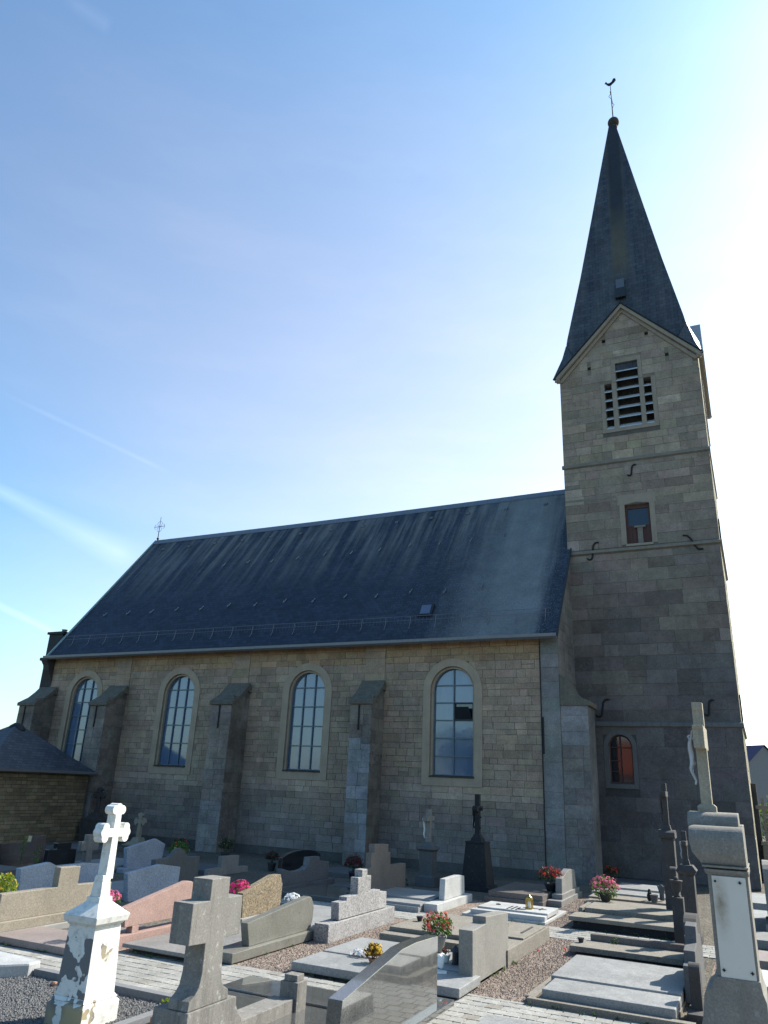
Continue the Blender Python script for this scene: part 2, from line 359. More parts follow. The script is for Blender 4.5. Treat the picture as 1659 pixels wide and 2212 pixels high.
# ------------------------------------------------------------------ mesh helpers
OFF = {}
def tag(o, label=None, cat=None, group=None, kind=None):
    for k, v in (('label', label), ('category', cat), ('group', group), ('kind', kind)):
        if v: o[k] = v
    return o
class MB:
    def __init__(s): s.v = []; s.f = []; s.t = []; s.uv = {}
    def add(s, vs, fs, tint=None, uvs=None):
        o = len(s.v); s.v += [Vector(p) for p in vs]
        for i, f in enumerate(fs):
            if uvs: s.uv[len(s.f)] = uvs[i]
            s.f.append([o+j for j in f]); s.t.append(tint)
        return s
    def box(s, x0, x1, y0, y1, z0, z1, tint=None):
        v = [(x,y,z) for z in (z0,z1) for y in (y0,y1) for x in (x0,x1)]
        return s.add(v, [(0,2,3,1),(4,5,7,6),(0,1,5,4),(2,6,7,3),(0,4,6,2),(1,3,7,5)], tint)
    def frustum(s, cx, cy, z0, z1, a0, b0, a1, b1, c1=None):
        dx, dy = c1 or (cx, cy)
        v = [(cx+i*a0,cy+j*b0,z0) for j in (-1,1) for i in (-1,1)] + [(dx+i*a1,dy+j*b1,z1) for j in (-1,1) for i in (-1,1)]
        return s.add(v, [(0,2,3,1),(4,5,7,6),(0,1,5,4),(2,6,7,3),(0,4,6,2),(1,3,7,5)])
    def prism(s, prof, a0, a1, axis='X', tint=None):
        """extrude a closed 2-D outline along an axis (X: (y,z), Y: (x,z), Z: (x,y))"""
        mk = {'X': lambda p, a: (a, p[0], p[1]), 'Y': lambda p, a: (p[0], a, p[1]), 'Z': lambda p, a: (p[0], p[1], a)}[axis]
        n = len(prof)
        v = [mk(p, a0) for p in prof] + [mk(p, a1) for p in prof]
        f = [tuple(range(n)), tuple(range(2*n-1, n-1, -1))] + [(i, i+n, (i+1) % n + n, (i+1) % n) for i in range(n)]
        return s.add(v, f, tint)
    def lathe(s, cx, cy, prof, n=20):
        v = []; f = []
        for r, z in prof:
            for k in range(n): v.append((cx+r*math.cos(2*math.pi*k/n), cy+r*math.sin(2*math.pi*k/n), z))
        for i in range(len(prof)-1):
            for k in range(n): f.append((i*n+k, i*n+(k+1) % n, (i+1)*n+(k+1) % n, (i+1)*n+k))
        f.append(tuple(range(n-1, -1, -1))); f.append(tuple((len(prof)-1)*n+k for k in range(n)))
        return s.add(v, f)
    def tube(s, pts, rad, n=8):
        pts = [Vector(p) for p in pts]; rads = rad if isinstance(rad, (list, tuple)) else [rad]*len(pts)
        v = []; f = []; prev = None
        for i, p in enumerate(pts):
            d = (pts[min(i+1, len(pts)-1)] - pts[max(i-1, 0)]).normalized()
            if prev is None:
                a = d.cross(Vector((0,0,1)))
                if a.length < .1: a = d.cross(Vector((0,1,0)))
            else: a = prev - d*prev.dot(d)
            a.normalize(); prev = a; b = d.cross(a)
            for k in range(n): v.append(p + (a*math.cos(2*math.pi*k/n) + b*math.sin(2*math.pi*k/n))*rads[i])
        for i in range(len(pts)-1):
            for k in range(n): f.append((i*n+k, i*n+(k+1) % n, (i+1)*n+(k+1) % n, (i+1)*n+k))
        f.append(tuple(range(n-1, -1, -1))); f.append(tuple((len(pts)-1)*n+k for k in range(n)))
        return s.add(v, f)
    def sphere(s, c, r, n=14, m=9, sq=(1,1,1)):
        c = Vector(c); prof = [(math.sin(math.pi*i/m), -math.cos(math.pi*i/m)) for i in range(m+1)]
        v = []; f = []
        for a, z in prof:
            for k in range(n): v.append(c + Vector((a*math.cos(2*math.pi*k/n)*r*sq[0], a*math.sin(2*math.pi*k/n)*r*sq[1], z*r*sq[2])))
        for i in range(m):
            for k in range(n): f.append((i*n+k, i*n+(k+1) % n, (i+1)*n+(k+1) % n, (i+1)*n+k))
        return s.add(v, f)
    def build(s, name, mat, parent=None, bevel=0, smooth=False, loc=None):
        off = Vector(loc) if loc is not None else (OFF[parent] if parent is not None else Vector((0,0,0)))
        me = bpy.data.meshes.new(name); me.from_pydata([v-off for v in s.v], [], s.f)
        me.materials.append(MATS[mat])
        if any(t is not None for t in s.t):
            at = me.color_attributes.new('tint', 'FLOAT_COLOR', 'CORNER'); i = 0
            data = []
            for fi, f in enumerate(s.f):
                t = s.t[fi] or (.2,.18,.15)
                data += [t[0], t[1], t[2], 1]*len(f)
            at.data.foreach_set('color', data)
        if s.uv:
            uvl = me.uv_layers.new(name='UVMap'); i = 0
            for fi, f in enumerate(s.f):
                for j in range(len(f)):
                    if fi in s.uv: uvl.data[i].uv = s.uv[fi][j]
                    i += 1
        bm = bmesh.new(); bm.from_mesh(me)
        if not any(t is not None for t in s.t) or bevel:
            bmesh.ops.remove_doubles(bm, verts=bm.verts, dist=1e-5)
        bmesh.ops.recalc_face_normals(bm, faces=bm.faces)
        if bevel:
            big = [f for f in bm.faces if len(f.verts) > 4]
            ed = [e for e in bm.edges if len(e.link_faces) == 2 and e.calc_face_angle(0) > .5]
            try: bmesh.ops.bevel(bm, geom=ed, offset=bevel, segments=2, affect='EDGES', profile=.6, clamp_overlap=True)
            except Exception: pass
        bmesh.ops.triangulate(bm, faces=[f for f in bm.faces if len(f.verts) > 4])
        bm.to_mesh(me); bm.free()
        if smooth:
            me.polygons.foreach_set('use_smooth', [True]*len(me.polygons))
        o = bpy.data.objects.new(name, me); C.objects.link(o)
        if parent is not None: o.parent = parent
        else: o.location = off
        OFF[o] = off
        return o
def thing(name, label, cat, loc=(0,0,0), group=None):
    o = bpy.data.objects.new(name, None); o.empty_display_size = .2; C.objects.link(o); o.location = loc
    OFF[o] = Vector(loc); return tag(o, label, cat, group)
def single(mb, name, mat, label, cat, loc, bevel=0, smooth=False, group=None):
    return tag(mb.build(name, mat, None, bevel, smooth, loc), label, cat, group)
def copy_part(src, parent, delta):
    c = src.copy(); C.objects.link(c); c.parent = parent; c.location = Vector(src.location) + Vector(delta); OFF[c] = OFF[src]
    return c
def skin(name, joints, bones, mat, parent=None, loc=(0,0,0), sub=1):
    """one continuous figure grown round a skeleton: joints {key:(xyz, radius)}"""
    off = Vector(loc) if parent is None else OFF[parent]
    keys = list(joints); me = bpy.data.meshes.new(name)
    me.from_pydata([Vector(joints[k][0])-off for k in keys], [(keys.index(a), keys.index(b)) for a, b in bones], [])
    o = bpy.data.objects.new(name, me); C.objects.link(o)
    o.modifiers.new('skin', 'SKIN'); sk = me.skin_vertices[0].data
    for i, k in enumerate(keys): sk[i].radius = (joints[k][1],)*2
    sk[0].use_root = True
    md = o.modifiers.new('sub', 'SUBSURF'); md.levels = md.render_levels = sub
    dg = bpy.context.evaluated_depsgraph_get(); dg.update()
    m2 = bpy.data.meshes.new_from_object(o.evaluated_get(dg)); m2.name = name
    o.modifiers.clear(); o.data = m2; bpy.data.meshes.remove(me)
    m2.materials.clear(); m2.materials.append(MATS[mat]); m2.polygons.foreach_set('use_smooth', [True]*len(m2.polygons))
    if parent is not None: o.parent = parent
    else: o.location = off
    OFF[o] = off
    return o
def clip_poly(poly, planes):
    """Sutherland-Hodgman: keep a*u+b*v<=c"""
    for a, b, c in planes:
        out = []
        for i in range(len(poly)):
            p, q = poly[i], poly[(i+1) % len(poly)]
            dp, dq = a*p[0]+b*p[1]-c, a*q[0]+b*q[1]-c
            if dp <= 0: out.append(p)
            if dp*dq < 0:
                t = dp/(dp-dq); out.append((p[0]+(q[0]-p[0])*t, p[1]+(q[1]-p[1])*t))
        poly = out
        if len(poly) < 3: return []
    return poly
def jit(c, a):
    k = random.uniform(1-a, 1+a); return tuple(max(.005, x*k*random.uniform(.96, 1.04)) for x in c)
def ashlar(mb, O, U, V, Nn, u0, u1, v0, v1, hr, lr, colf, holes=None, planes=(), proud=.008, gap=.0105):
    """coursed stone blocks standing a few mm proud of the wall behind"""
    O, U, V, Nn = Vector(O), Vector(U), Vector(V), Vector(Nn)
    v = v0
    while v < v1-.03:
        h = min(random.uniform(*hr), v1-v)
        if v1-(v+h) < .09: h = v1-v
        segs = [(u0, u1)]
        if holes:
            for a, b in holes(v, v+h):
                segs = [x for s0, s1 in segs for x in (((s0, min(s1, a)) if s0 < a else None), ((max(s0, b), s1) if s1 > b else None)) if x]
        for s0, s1 in segs:
            u = s0
            while u < s1-.02:
                l = min(random.uniform(*lr), s1-u)
                if s1-(u+l) < .12: l = s1-u
                split = h > .24 and l < .5 and random.random() < .18
                for va, vb in (((v, v+h*.5), (v+h*.5, v+h)) if split else ((v, v+h),)):
                    g = gap*random.uniform(.6, 1.5)
                    q = [(u+g*.5, va+g*.5), (u+l-g*.5, va+g*.5), (u+l-g*.5, vb-g*.5), (u+g*.5, vb-g*.5)]
                    q = [(a+random.uniform(-.004, .004), b+random.uniform(-.004, .004)) for a, b in q]
                    if planes: q = clip_poly(q, planes)
                    if len(q) >= 3 and max(p[0] for p in q)-min(p[0] for p in q) > .015:
                        d = proud*random.uniform(.5, 1.5); n = len(q)
                        P = [O+U*a+V*b for a, b in q]; vs = P + [p+Nn*d for p in P]
                        cu, cv = u+l/2, (va+vb)/2
                        mb.add(vs, [tuple(range(n, 2*n))] + [(i, (i+1) % n, (i+1) % n+n, i+n) for i in range(n)], colf(cu, cv))
                u += l
        v += h
def fnoise(x, y, z, s): return mnoise.noise(Vector((x*s, y*s, z*s)))

# ------------------------------------------------------------------ setting: ground, path, gravel
def sheet(name, mat, x0, x1, y0, y1, z):
    o = MB().add([(x0,y0,z),(x1,y0,z),(x1,y1,z),(x0,y1,z)], [(0,1,2,3)]).build(name, mat); return tag(o, kind='structure')
sheet('ground', 'soil', -60, 60, -60, 60, 0)
mbf = MB()
o_ = [(-700,-700),(700,-700),(700,700),(-700,700)]; i_ = [(-60,-60),(60,-60),(60,60),(-60,60)]
mbf.add([(x,y,-.01) for x, y in o_+i_], [(0,1,5,4),(1,2,6,5),(2,3,7,6),(3,0,4,7)])
tag(mbf.build('field', 'field'), kind='structure')
def pave(name, rects, s=.165):
    mb = MB()
    for x0, x1, y0, y1 in rects:
        y = y0; r = 0
        mb.add([(x0,y0,.004),(x1,y0,.004),(x1,y1,.004),(x0,y1,.004)], [(0,1,2,3)], (.165,.157,.14))
        while y < y1-.02:
            h = min(s, y1-y); x = x0 - (s*.5 if r % 2 else 0)
            while x < x1-.01:
                a, b = max(x, x0)+.004, min(x+s, x1)-.004
                if b-a > .02:
                    d = .012+random.uniform(-.0015, .0025); k_ = random.uniform(.9,1.08); t = (.27*k_,.262*k_,.24*k_)
                    if random.random() < .06: t = (.215,.2,.175)
                    e = .004
                    P = [(a,y+.004),(b,y+.004),(b,y+h-.004),(a,y+h-.004)]; Q = [(a+e,y+.004+e),(b-e,y+.004+e),(b-e,y+h-.004-e),(a+e,y+h-.004-e)]
                    mb.add([(*p,.0035) for p in P]+[(*q,d) for q in Q], [(4,5,6,7)]+[(i,(i+1) % 4,(i+1) % 4+4,i+4) for i in range(4)], t)
                x += s
            y += h; r += 1
    return tag(mb.build(name, 'paver'), kind='structure')
pave('path', [(-13,2.02,-13.72,-12.08), (2.02,8,-13.72,-11.66), (-.05,8,-17.5,-13.72), (-3.2,4.9,-7.72,-6.72)])
sheet('gravel_strip', 'pink_gravel', 2.0, 2.72, -11.66, -7.72, .006)
sheet('gravel_strip', 'pink_gravel', -.78, .3, -12.08, -7.72, .006)
sheet('gravel_strip', 'pink_gravel', 1.38, 2.05, -6.72, -2.5, .006)
sheet('gravel_strip', 'pink_gravel', 4.32, 4.9, -11.66, -7.72, .006)
sheet('gravel_strip', 'pink_gravel', -.3, .25, -6.72, -4.6, .006)
sheet('gravel_bed', 'dark_gravel', -2.6, -.14, -17, -13.86, .02)
def pebbles(name, mat, rects, n, r0_, r1_, z):
    mb = MB(); area = [(b-a)*(d-c) for a, b, c, d in rects]; tot = sum(area)
    for (a, b, c, d), ar in zip(rects, area):
        for _ in range(int(n*ar/tot)):
            x, y = random.uniform(a, b), random.uniform(c, d); r = random.uniform(r0_, r1_)
            q = random.uniform(0, 6.28); k = [random.uniform(.6, 1.2) for _ in range(6)]
            cs, sn = math.cos(q)*r, math.sin(q)*r
            zc = z+r*random.uniform(.1, .5)
            mb.add([(x+cs*k[0],y+sn*k[0],zc),(x-sn*k[1],y+cs*k[1],zc),(x-cs*k[2],y-sn*k[2],zc),(x+sn*k[3],y-cs*k[3],zc),(x,y,zc+r*.7*k[4]),(x,y,zc-r*.5)],
                   [(0,1,4),(1,2,4),(2,3,4),(3,0,4)])
    return tag(mb.build(name, mat), kind='stuff')
pebbles('gravel', 'pebble_dark', [(-2.55,-.16,-15.6,-13.87)], 13000, .008, .02, .018)
pebbles('gravel', 'pebble_pink', [(2.02,2.72,-11.64,-7.74), (-.76,.0,-12.06,-8.2), (1.4,2.03,-6.7,-3.0), (4.34,4.85,-11.6,-7.8)], 11000, .007, .017, .004)

# ------------------------------------------------------------------ church
church = thing('church', 'grey stone village church with slate roof, arched windows and tall pointed tower', 'church', (-9, 4.4, 0))
WX = [-17.08, -12.60, -7.45, -2.57]; SILL, SPR, HW = 2.42, 4.76, .61
NX0, NX1, EAVE, NY1 = -18.95, .52, 6.15, 8.8
def navecol(u, z):
    x = u
    w = (.315,.238,.173); g = (.195,.172,.156)
    t = min(1, max(0, (z-.9)/1.5 + .45*fnoise(x, z, 1.3, .45)))
    c = tuple(a*t+b*(1-t) for a, b in zip(w, g))
    if z > 5.6: c = tuple(a*b for a, b in zip(c, (1.05,.95,.8)))
    if 1.75 < z < 2.2: c = tuple(a*1.22 for a in c)
    k = random.random()
    if k < .1: c = tuple(a*1.18 for a in c)
    elif k < .2: c = tuple(a*.86 for a in c)
    if x > -.05: c = (.2,.2,.195)
    return jit(c, .1)
def naveholes(va, vb):
    out = []
    for c in WX:
        if vb > SILL-.08 and va < SPR: out.append((c-.72, c+.72))
        elif SPR <= va < SPR+.74: h = math.sqrt(max(0, .74**2-(va-SPR)**2)); out.append((c-h, c+h))
    return out
mb = MB(); mort = (.125,.107,.085)
def arc(cx, cz, r, a0, a1, n): return [(cx+r*math.cos(a0+(a1-a0)*i/n), cz+r*math.sin(a0+(a1-a0)*i/n)) for i in range(n+1)]
# front skin of the nave wall, bay by bay round the openings
xs = [NX0] + [(WX[i]+WX[i+1])/2 for i in range(3)] + [NX1]
for i, c in enumerate(WX):
    a, b, hw = xs[i], xs[i+1], .66
    def rect(x0, x1, z0, z1): mb.add([(x0,0,z0),(x1,0,z0),(x1,0,z1),(x0,0,z1)], [(0,1,2,3)], mort)
    rect(a, b, 0, SILL-.1); rect(a, c-hw, SILL-.1, SPR); rect(c+hw, b, SILL-.1, SPR); rect(a, c-hw, SPR, EAVE+.1); rect(c+hw, b, SPR, EAVE+.1)
    ar = arc(c, SPR, hw, math.pi, 0, 16)
    for (p, q) in zip(ar, ar[1:]): mb.add([(p[0],0,p[1]),(q[0],0,q[1]),(q[0],0,EAVE+.1),(p[0],0,EAVE+.1)], [(0,1,2,3)], mort)
mb.add([(NX1,0,0),(NX1,NY1,0),(NX1,NY1,EAVE),(NX1,4.4,12.15),(NX1,0,EAVE)], [(0,1,2,3,4)], (.17,.165,.155))
mb.add([(NX0,0,0),(NX0,NY1,0),(NX0,NY1,EAVE),(NX0,4.4,12.15),(NX0,0,EAVE)], [(0,1,2,3,4)], mort)
mb.add([(NX0,NY1,0),(NX1,NY1,0),(NX1,NY1,EAVE),(NX0,NY1,EAVE)], [(0,1,2,3)], mort)
ashlar(mb, (0,0,0), (1,0,0), (0,0,1), (0,-1,0), NX0, .0, .22, EAVE, (.14,.26), (.2,.62), navecol, naveholes)
ashlar(mb, (0,0,0), (1,0,0), (0,0,1), (0,-1,0), .02, NX1, .22, EAVE, (.3,.42), (.5,.52), lambda u, v: jit((.20,.195,.185), .1), proud=.014, gap=.004)
ashlar(mb, (NX1,0,0), (0,1,0), (0,0,1), (1,0,0), 0, 2.3, .2, 8.4, (.22,.34), (.3,.8), lambda u, v: jit((.17,.16,.145), .15), None, [(-1.43,1,EAVE)], gap=.006)
mb.box(NX0-.02, NX1+.02, -.06, -.001, 0, .21, (.09,.088,.083))
nave = mb.build('nave_wall', 'nave_stone', church)
# shallow pilaster strips above the buttresses
for xr in (-4.74, -9.75, -14.95):
    m2 = MB(); ashlar(m2, (0,-.022,0), (1,0,0), (0,0,1), (0,-1,0), xr-.68, xr, 5.0, EAVE-.02, (.2,.32), (.66,.7), lambda u, v: jit((.32,.24,.17), .12), gap=.007)
    m2.box(xr-.685, xr+.0, -.022, .0, 5.0, EAVE-.02, (.2,.155,.11)); m2.build('pilaster', 'nave_stone', church)
# windows
def window(i, c, cols, rows, vent=False):
    fr = MB()
    def ring(r_in, r_out, y0, y1, base, leg):
        outer = [(c-r_out, base), (c-r_out, SPR)] + arc(c, SPR, r_out, math.pi, 0, 20)[1:-1] + [(c+r_out, SPR), (c+r_out, base)]
        inner = [(c-r_in, leg), (c-r_in, SPR)] + arc(c, SPR, r_in, math.pi, 0, 20)[1:-1] + [(c+r_in, SPR), (c+r_in, leg)]
        n = len(outer)
        for p in range(n-1):
            o0, o1, i0, i1 = outer[p], outer[p+1], inner[p], inner[p+1]
            P = [(o0,y0),(o1,y0),(i1,y0),(i0,y0),(o0,y1),(o1,y1),(i1,y1),(i0,y1)]
            fr.add([(q[0],y,q[1]) for q, y in P], [(0,1,2,3),(3,2,6,7),(0,4,5,1)])
        return outer, inner
    ring(.67, .90, -.035, .2, SILL-.28, SILL-.05)
    ring(.605, .672, .045, .24, SILL-.1, SILL-.1)
    fr.box(c-.90, c+.90, -.032, .1, SILL-.28, SILL-.052)
    f = fr.build('window', 'dressed_stone', church, .008)
    sl = MB(); sl.prism([(-.07,SILL-.05),(.2,SILL-.05),(.2,SILL+.02),(-.07,SILL-.025)], c-.66, c+.66, 'X'); sl.build('sill', 'old_dark_stone', f)
    z0 = SILL; gl = MB()
    pts = [(c-.62, z0), (c+.62, z0)] + arc(c, SPR, .62, 0, math.pi, 18)
    gl.add([(p[0], .165, p[1]) for p in pts], [tuple(range(len(pts)))]); gl.build('glass', 'church_glass', f)
    gb = MB(); top = SPR+.61; w = .016
    for k in range(1, cols):
        x = c-.61+1.22*k/cols; h = SPR+math.sqrt(max(0, .61**2-(x-c)**2)); gb.box(x-w, x+w, .12, .155, z0, h)
    rh = (top-z0)/rows
    for k in range(1, rows):
        z = z0+rh*k+(.12 if cols == 3 else .02); hwz = .61 if z < SPR else math.sqrt(max(.01, .61**2-(z-SPR)**2)); gb.box(c-hwz, c+hwz, .125, .15, z-w, z+w)
    gb.box(c-.61, c-.585, .115, .158, z0, SPR); gb.box(c+.585, c+.61, .115, .158, z0, SPR); gb.box(c-.61, c+.61, .115, .158, z0, z0+.03)
    a = arc(c, SPR, .61, 0, math.pi, 18); gb.tube([(p[0], .137, p[1]) for p in a], .016, 5)
    gb.build('glazing_bars', 'glazing_bar', f)
    if vent:
        za, zb = z0+rh*3+.02, z0+rh*4+.02; v = MB()
        v.box(c+.016, c+.6, .1, .12, za, za+.03); v.box(c+.016, c+.6, .1, .12, zb-.03, zb); v.box(c+.016, c+.046, .1, .12, za, zb); v.box(c+.57, c+.6, .1, .12, za, zb)
        vo = v.build('vent_frame', 'black_paint', f)
        g = MB(); g.box(c+.046, c+.57, .1595, .1615, za+.03, zb-.03); g.build('dark_opening', 'black_polish', vo)
        g = MB(); g.add([(c+.05,.1,za+.035),(c+.566,.1,za+.035),(c+.51,-.06,zb-.13),(c+.11,-.06,zb-.13)], [(0,1,2,3)]); g.build('hopper_pane', 'dark_glass', vo)
window(0, WX[0], 3, 6); window(1, WX[1], 3, 5); window(2, WX[2], 3, 5); window(3, WX[3], 2, 6, True)
# nave roof
ov = .33; RZ, RY = 12.3, 4.4; EZ = EAVE+.02
RX0, RX1 = -19.0, .56
sl = math.hypot(RY+ov, RZ-EZ)
rf = MB()
def slope(y_e, z_e, y_r, z_r):
    U = [(0,0),(RX1-RX0,0),(RX1-RX0,sl),(0,sl)]
    rf.add([(RX0,y_e,z_e),(RX1,y_e,z_e),(RX1,y_r,z_r),(RX0,y_r,z_r)], [(0,1,2,3)], None, [U])
nx_, nz_ = -(RZ-EZ)/sl, (RY+ov)/sl
nseg = 60    # the old roof is not dead flat: subdivide and let it wander by a centimetre
V_ = []; F_ = []; UV_ = []
for j in range(13):
    for i in range(nseg+1):
        t = j/12; x = RX0+(RX1-RX0)*i/nseg; w = .03*fnoise(x, t*5, 0, .5) if 0 < j < 12 else 0
        sag = -.05*math.sin(math.pi*i/nseg)*t
        V_.append((x, -ov+(RY+ov)*t+nx_*w, EZ+(RZ-EZ)*t+nz_*w+sag))
for j in range(12):
    for i in range(nseg):
        a = j*(nseg+1)+i; F_.append((a, a+1, a+nseg+2, a+nseg+1))
        UV_.append([((RX1-RX0)*(i+di)/nseg, sl*(j+dj)/12) for di, dj in ((0,0),(1,0),(1,1),(0,1))])
rf.add(V_, F_, None, UV_)
rf.add([(RX0,2*RY+ov,EZ),(RX1,2*RY+ov,EZ),(RX1,RY,RZ),(RX0,RY,RZ)], [(0,1,2,3)], None, [[(0,0),(19,0),(19,sl),(0,sl)]])
rf.add([(RX0,-ov,EZ-.06),(RX1,-ov,EZ-.06),(RX1,RY,RZ-.09),(RX0,RY,RZ-.09)], [(0,3,2,1)])
for X in (RX0, RX1): rf.add([(X,-ov,EZ-.06),(X,-ov,EZ),(X,RY,RZ),(X,RY,RZ-.09)], [(0,1,2,3)])
rf.add([(RX0,-ov,EZ-.06),(RX1,-ov,EZ-.06),(RX1,-ov,EZ),(RX0,-ov,EZ)], [(0,1,2,3)])
roof = rf.build('nave_roof', 'nave_slate', church)
m2 = MB()
for i in range(40):
    x0, x1 = RX0+(RX1-RX0)*i/40, RX0+(RX1-RX0)*(i+1)/40; s0 = -.05*math.sin(math.pi*(i+.5)/40)
    m2.prism([(RY-.17,RZ-.2+s0),(RY-.15,RZ-.15+s0),(RY,RZ+.05+s0),(RY+.15,RZ-.15+s0)], x0, x1-.006, 'X')
m2.build('ridge_capping', 'zinc', roof)
m2 = MB(); m2.prism([(-ov-.02,EZ-.03),(-ov-.02,EZ+.05),(RY,RZ+.06),(RY,RZ-.03)], RX0-.07, RX0-.005, 'X'); m2.build('verge_flashing', 'copper_flash', roof)
m2 = MB(); m2.prism([(-ov-.02,EZ-.06),(-ov-.02,EZ+.03),(2.3,9.65),(2.3,9.55)], RX1+.002, RX1+.04, 'X'); m2.build('verge_flashing', 'black_paint', roof)
gt = MB(); prof = [(-ov-.14,EZ+.02),(-ov-.13,EZ-.06),(-ov-.07,EZ-.11),(-ov,EZ-.1),(-ov+.0,EZ-.065),(-ov-.05,EZ-.06),(-ov-.1,EZ+.02)]
gt.prism(prof, RX0-.1, RX1+.02, 'X'); gut = gt.build('gutter', 'zinc', church)
def on_roof(x, z, lift=0):
    t = (z-EZ)/(RZ-EZ); s = -.05*math.sin(math.pi*(x-RX0)/(RX1-RX0))*t
    return Vector((x, -ov+(RY+ov)*t+nx_*lift, z+s+nz_*lift))
m2 = MB(); m2.tube([on_roof(-18.9+i*1.924, 6.93, .16) for i in range(11)], .009, 6); m2.tube([on_roof(-18.9+i*1.924, 6.83, .1) for i in range(11)], .007, 5)
for i in range(160): m2.tube([on_roof(-18.9+i*.1205, 6.93, .16), on_roof(-18.9+i*.1205, 6.76, .04)], .002, 4)
sg = m2.build('snow_guard', 'zinc', roof)
m2 = MB(); p = on_roof(-18.3, 6.93, .15); q = on_roof(-18.3, 6.72, .01); m2.tube([p, q, on_roof(-18.3, 6.6, .012)], .01, 6); br = m2.build('bracket', 'zinc', sg)
for i in range(1, 23): copy_part(br, sg, (.84*i, 0, 0))
def hook(x, z, first=[None]):
    if first[0] is None:
        m2 = MB(); m2.tube([on_roof(x, z+.15, .01), on_roof(x, z, .035), on_roof(x, z-.06, .06), on_roof(x, z, .075)], .016, 6)
        first[0] = (m2.build('roof_hook', 'zinc', roof), on_roof(x, z)); return
    copy_part(first[0][0], roof, on_roof(x, z)-first[0][1])
for i in range(14): hook(-17.9+i*1.22, 8.0+.05*math.sin(i*3))
for i in range(11): hook(-13.6+i*1.18, 10.2+.05*math.sin(i*2))
m2 = MB(); pv = on_roof(-18.0, 11.65); m2.prism([(pv.y-.02,pv.z-.03),(pv.y-.05,pv.z+.0),(pv.y-.03,pv.z+.06),(pv.y+.08,pv.z+.1)], -18.06, -17.94, 'X'); rv = m2.build('ridge_vent', 'zinc', roof)
for i in range(1, 13): copy_part(rv, roof, on_roof(-18.0+i*1.45, 11.65)-pv)
# skylight: small opening roof light
m2 = MB(); a, b, c_, d_ = (on_roof(-3.86, 7.02, .06), on_roof(-3.4, 7.02, .06), on_roof(-3.4, 7.42, .13), on_roof(-3.86, 7.42, .13))
base = [on_roof(-3.86, 7.02, -.02), on_roof(-3.4, 7.02, -.02), on_roof(-3.4, 7.42, -.02), on_roof(-3.86, 7.42, -.02)]
m2.add([a,b,c_,d_]+base, [(0,1,2,3),(0,4,5,1),(1,5,6,2),(2,6,7,3),(3,7,4,0)]); sk = m2.build('skylight', 'black_paint', roof, .01)
m2 = MB(); m2.add([a*.86+c_*.14+Vector((0,-.012,.008)), b*.86+d_*.14+Vector((0,-.012,.008)), c_*.86+a*.14+Vector((0,-.012,.008)), d_*.86+b*.14+Vector((0,-.012,.008))], [(0,1,2,3)]); m2.build('glass', 'skylight_pane', sk)
# wrought cross on the east end of the ridge
m2 = MB(); x = -18.92
m2.tube([(x,RY,RZ),(x,RY,RZ+1.2)], [.022,.01], 6); m2.tube([(x-.32,RY,RZ+.72),(x+.32,RY,RZ+.72)], .012, 6); m2.sphere((x,RY,RZ+.12), .06, 10, 6)
for s1 in (-1, 1):
    for s2 in (-1, 1):
        m2.tube([(x+s1*.03,RY,RZ+.72+s2*.26),(x+s1*.12,RY,RZ+.72+s2*.2),(x+s1*.14,RY,RZ+.72+s2*.12),(x+s1*.06,RY,RZ+.72+s2*.02)], .008, 5)
        m2.tube([(x+s1*.3,RY,RZ+.72+s2*.02),(x+s1*.27,RY,RZ+.72+s2*.1),(x+s1*.2,RY,RZ+.72+s2*.1)], .008, 5)
m2.build('ridge_cross', 'iron', church)
# buttresses with hollow-curved mossy caps
def buttcol(u, v):
    if -6 < u < -4 and v < 3.5: return jit((.25,.25,.26) if random.random() < .7 else (.19,.18,.17), .14)
    return jit((.215,.18,.15) if v > 1.5 or u > -8 else (.22,.205,.195), .16)
def buttress(x0, x1, d, zt=4.28, zc=5.05):
    m = MB(); m.box(x0+.001, x1-.001, -d+.009, -.001, 0, zt+.1, (.12,.115,.105))
    ashlar(m, (0,-d+.008,0), (1,0,0), (0,0,1), (0,-1,0), x0, x1, 0, zt, (.26,.4), (.3,.5), buttcol)
    ashlar(m, (x1-.001,-d,0), (0,1,0), (0,0,1), (1,0,0), 0, d-.02, 0, zt+.3, (.26,.4), (.3,.6), lambda u, v: jit((.165,.143,.122), .2))
    m.prism([(0,zt),(-d+.02,zt),(-d*.55,zt+.24),(-d*.25,zt+.5),(0,zt+.72)], x0+.01, x1-.01, 'X', (.12,.115,.105))
    b = m.build('buttress', 'buttress_stone', church)
    k = MB(); pr = [(-d-.07,zt),(-d-.075,zt+.11),(-d+.02,zt+.16),(-d*.62,zt+.34),(-d*.33,zt+.57),(-d*.12,zt+.78),(0,zc-.24+.1),(0,zc-.32),(-d*.2,zt+.5),(-d*.6,zt+.2),(-d+.0,zt)]
    k.prism(pr, x0-.05, x1+.05, 'X'); k.build('cap', 'mossy_cap', b, .012)
    s_ = MB(); xc = (x0+x1)/2-.05; s_.box(xc-.02, xc+.02, -d-.035, -d-.006, zt-.72, zt-.02); s_.build('wall_tie', 'iron', b)
    return b
buttress(-5.43, -4.74, .82); buttress(-10.42, -9.63, .92); buttress(-15.72, -14.97, .9); buttress(-19.3, -18.5, .9)
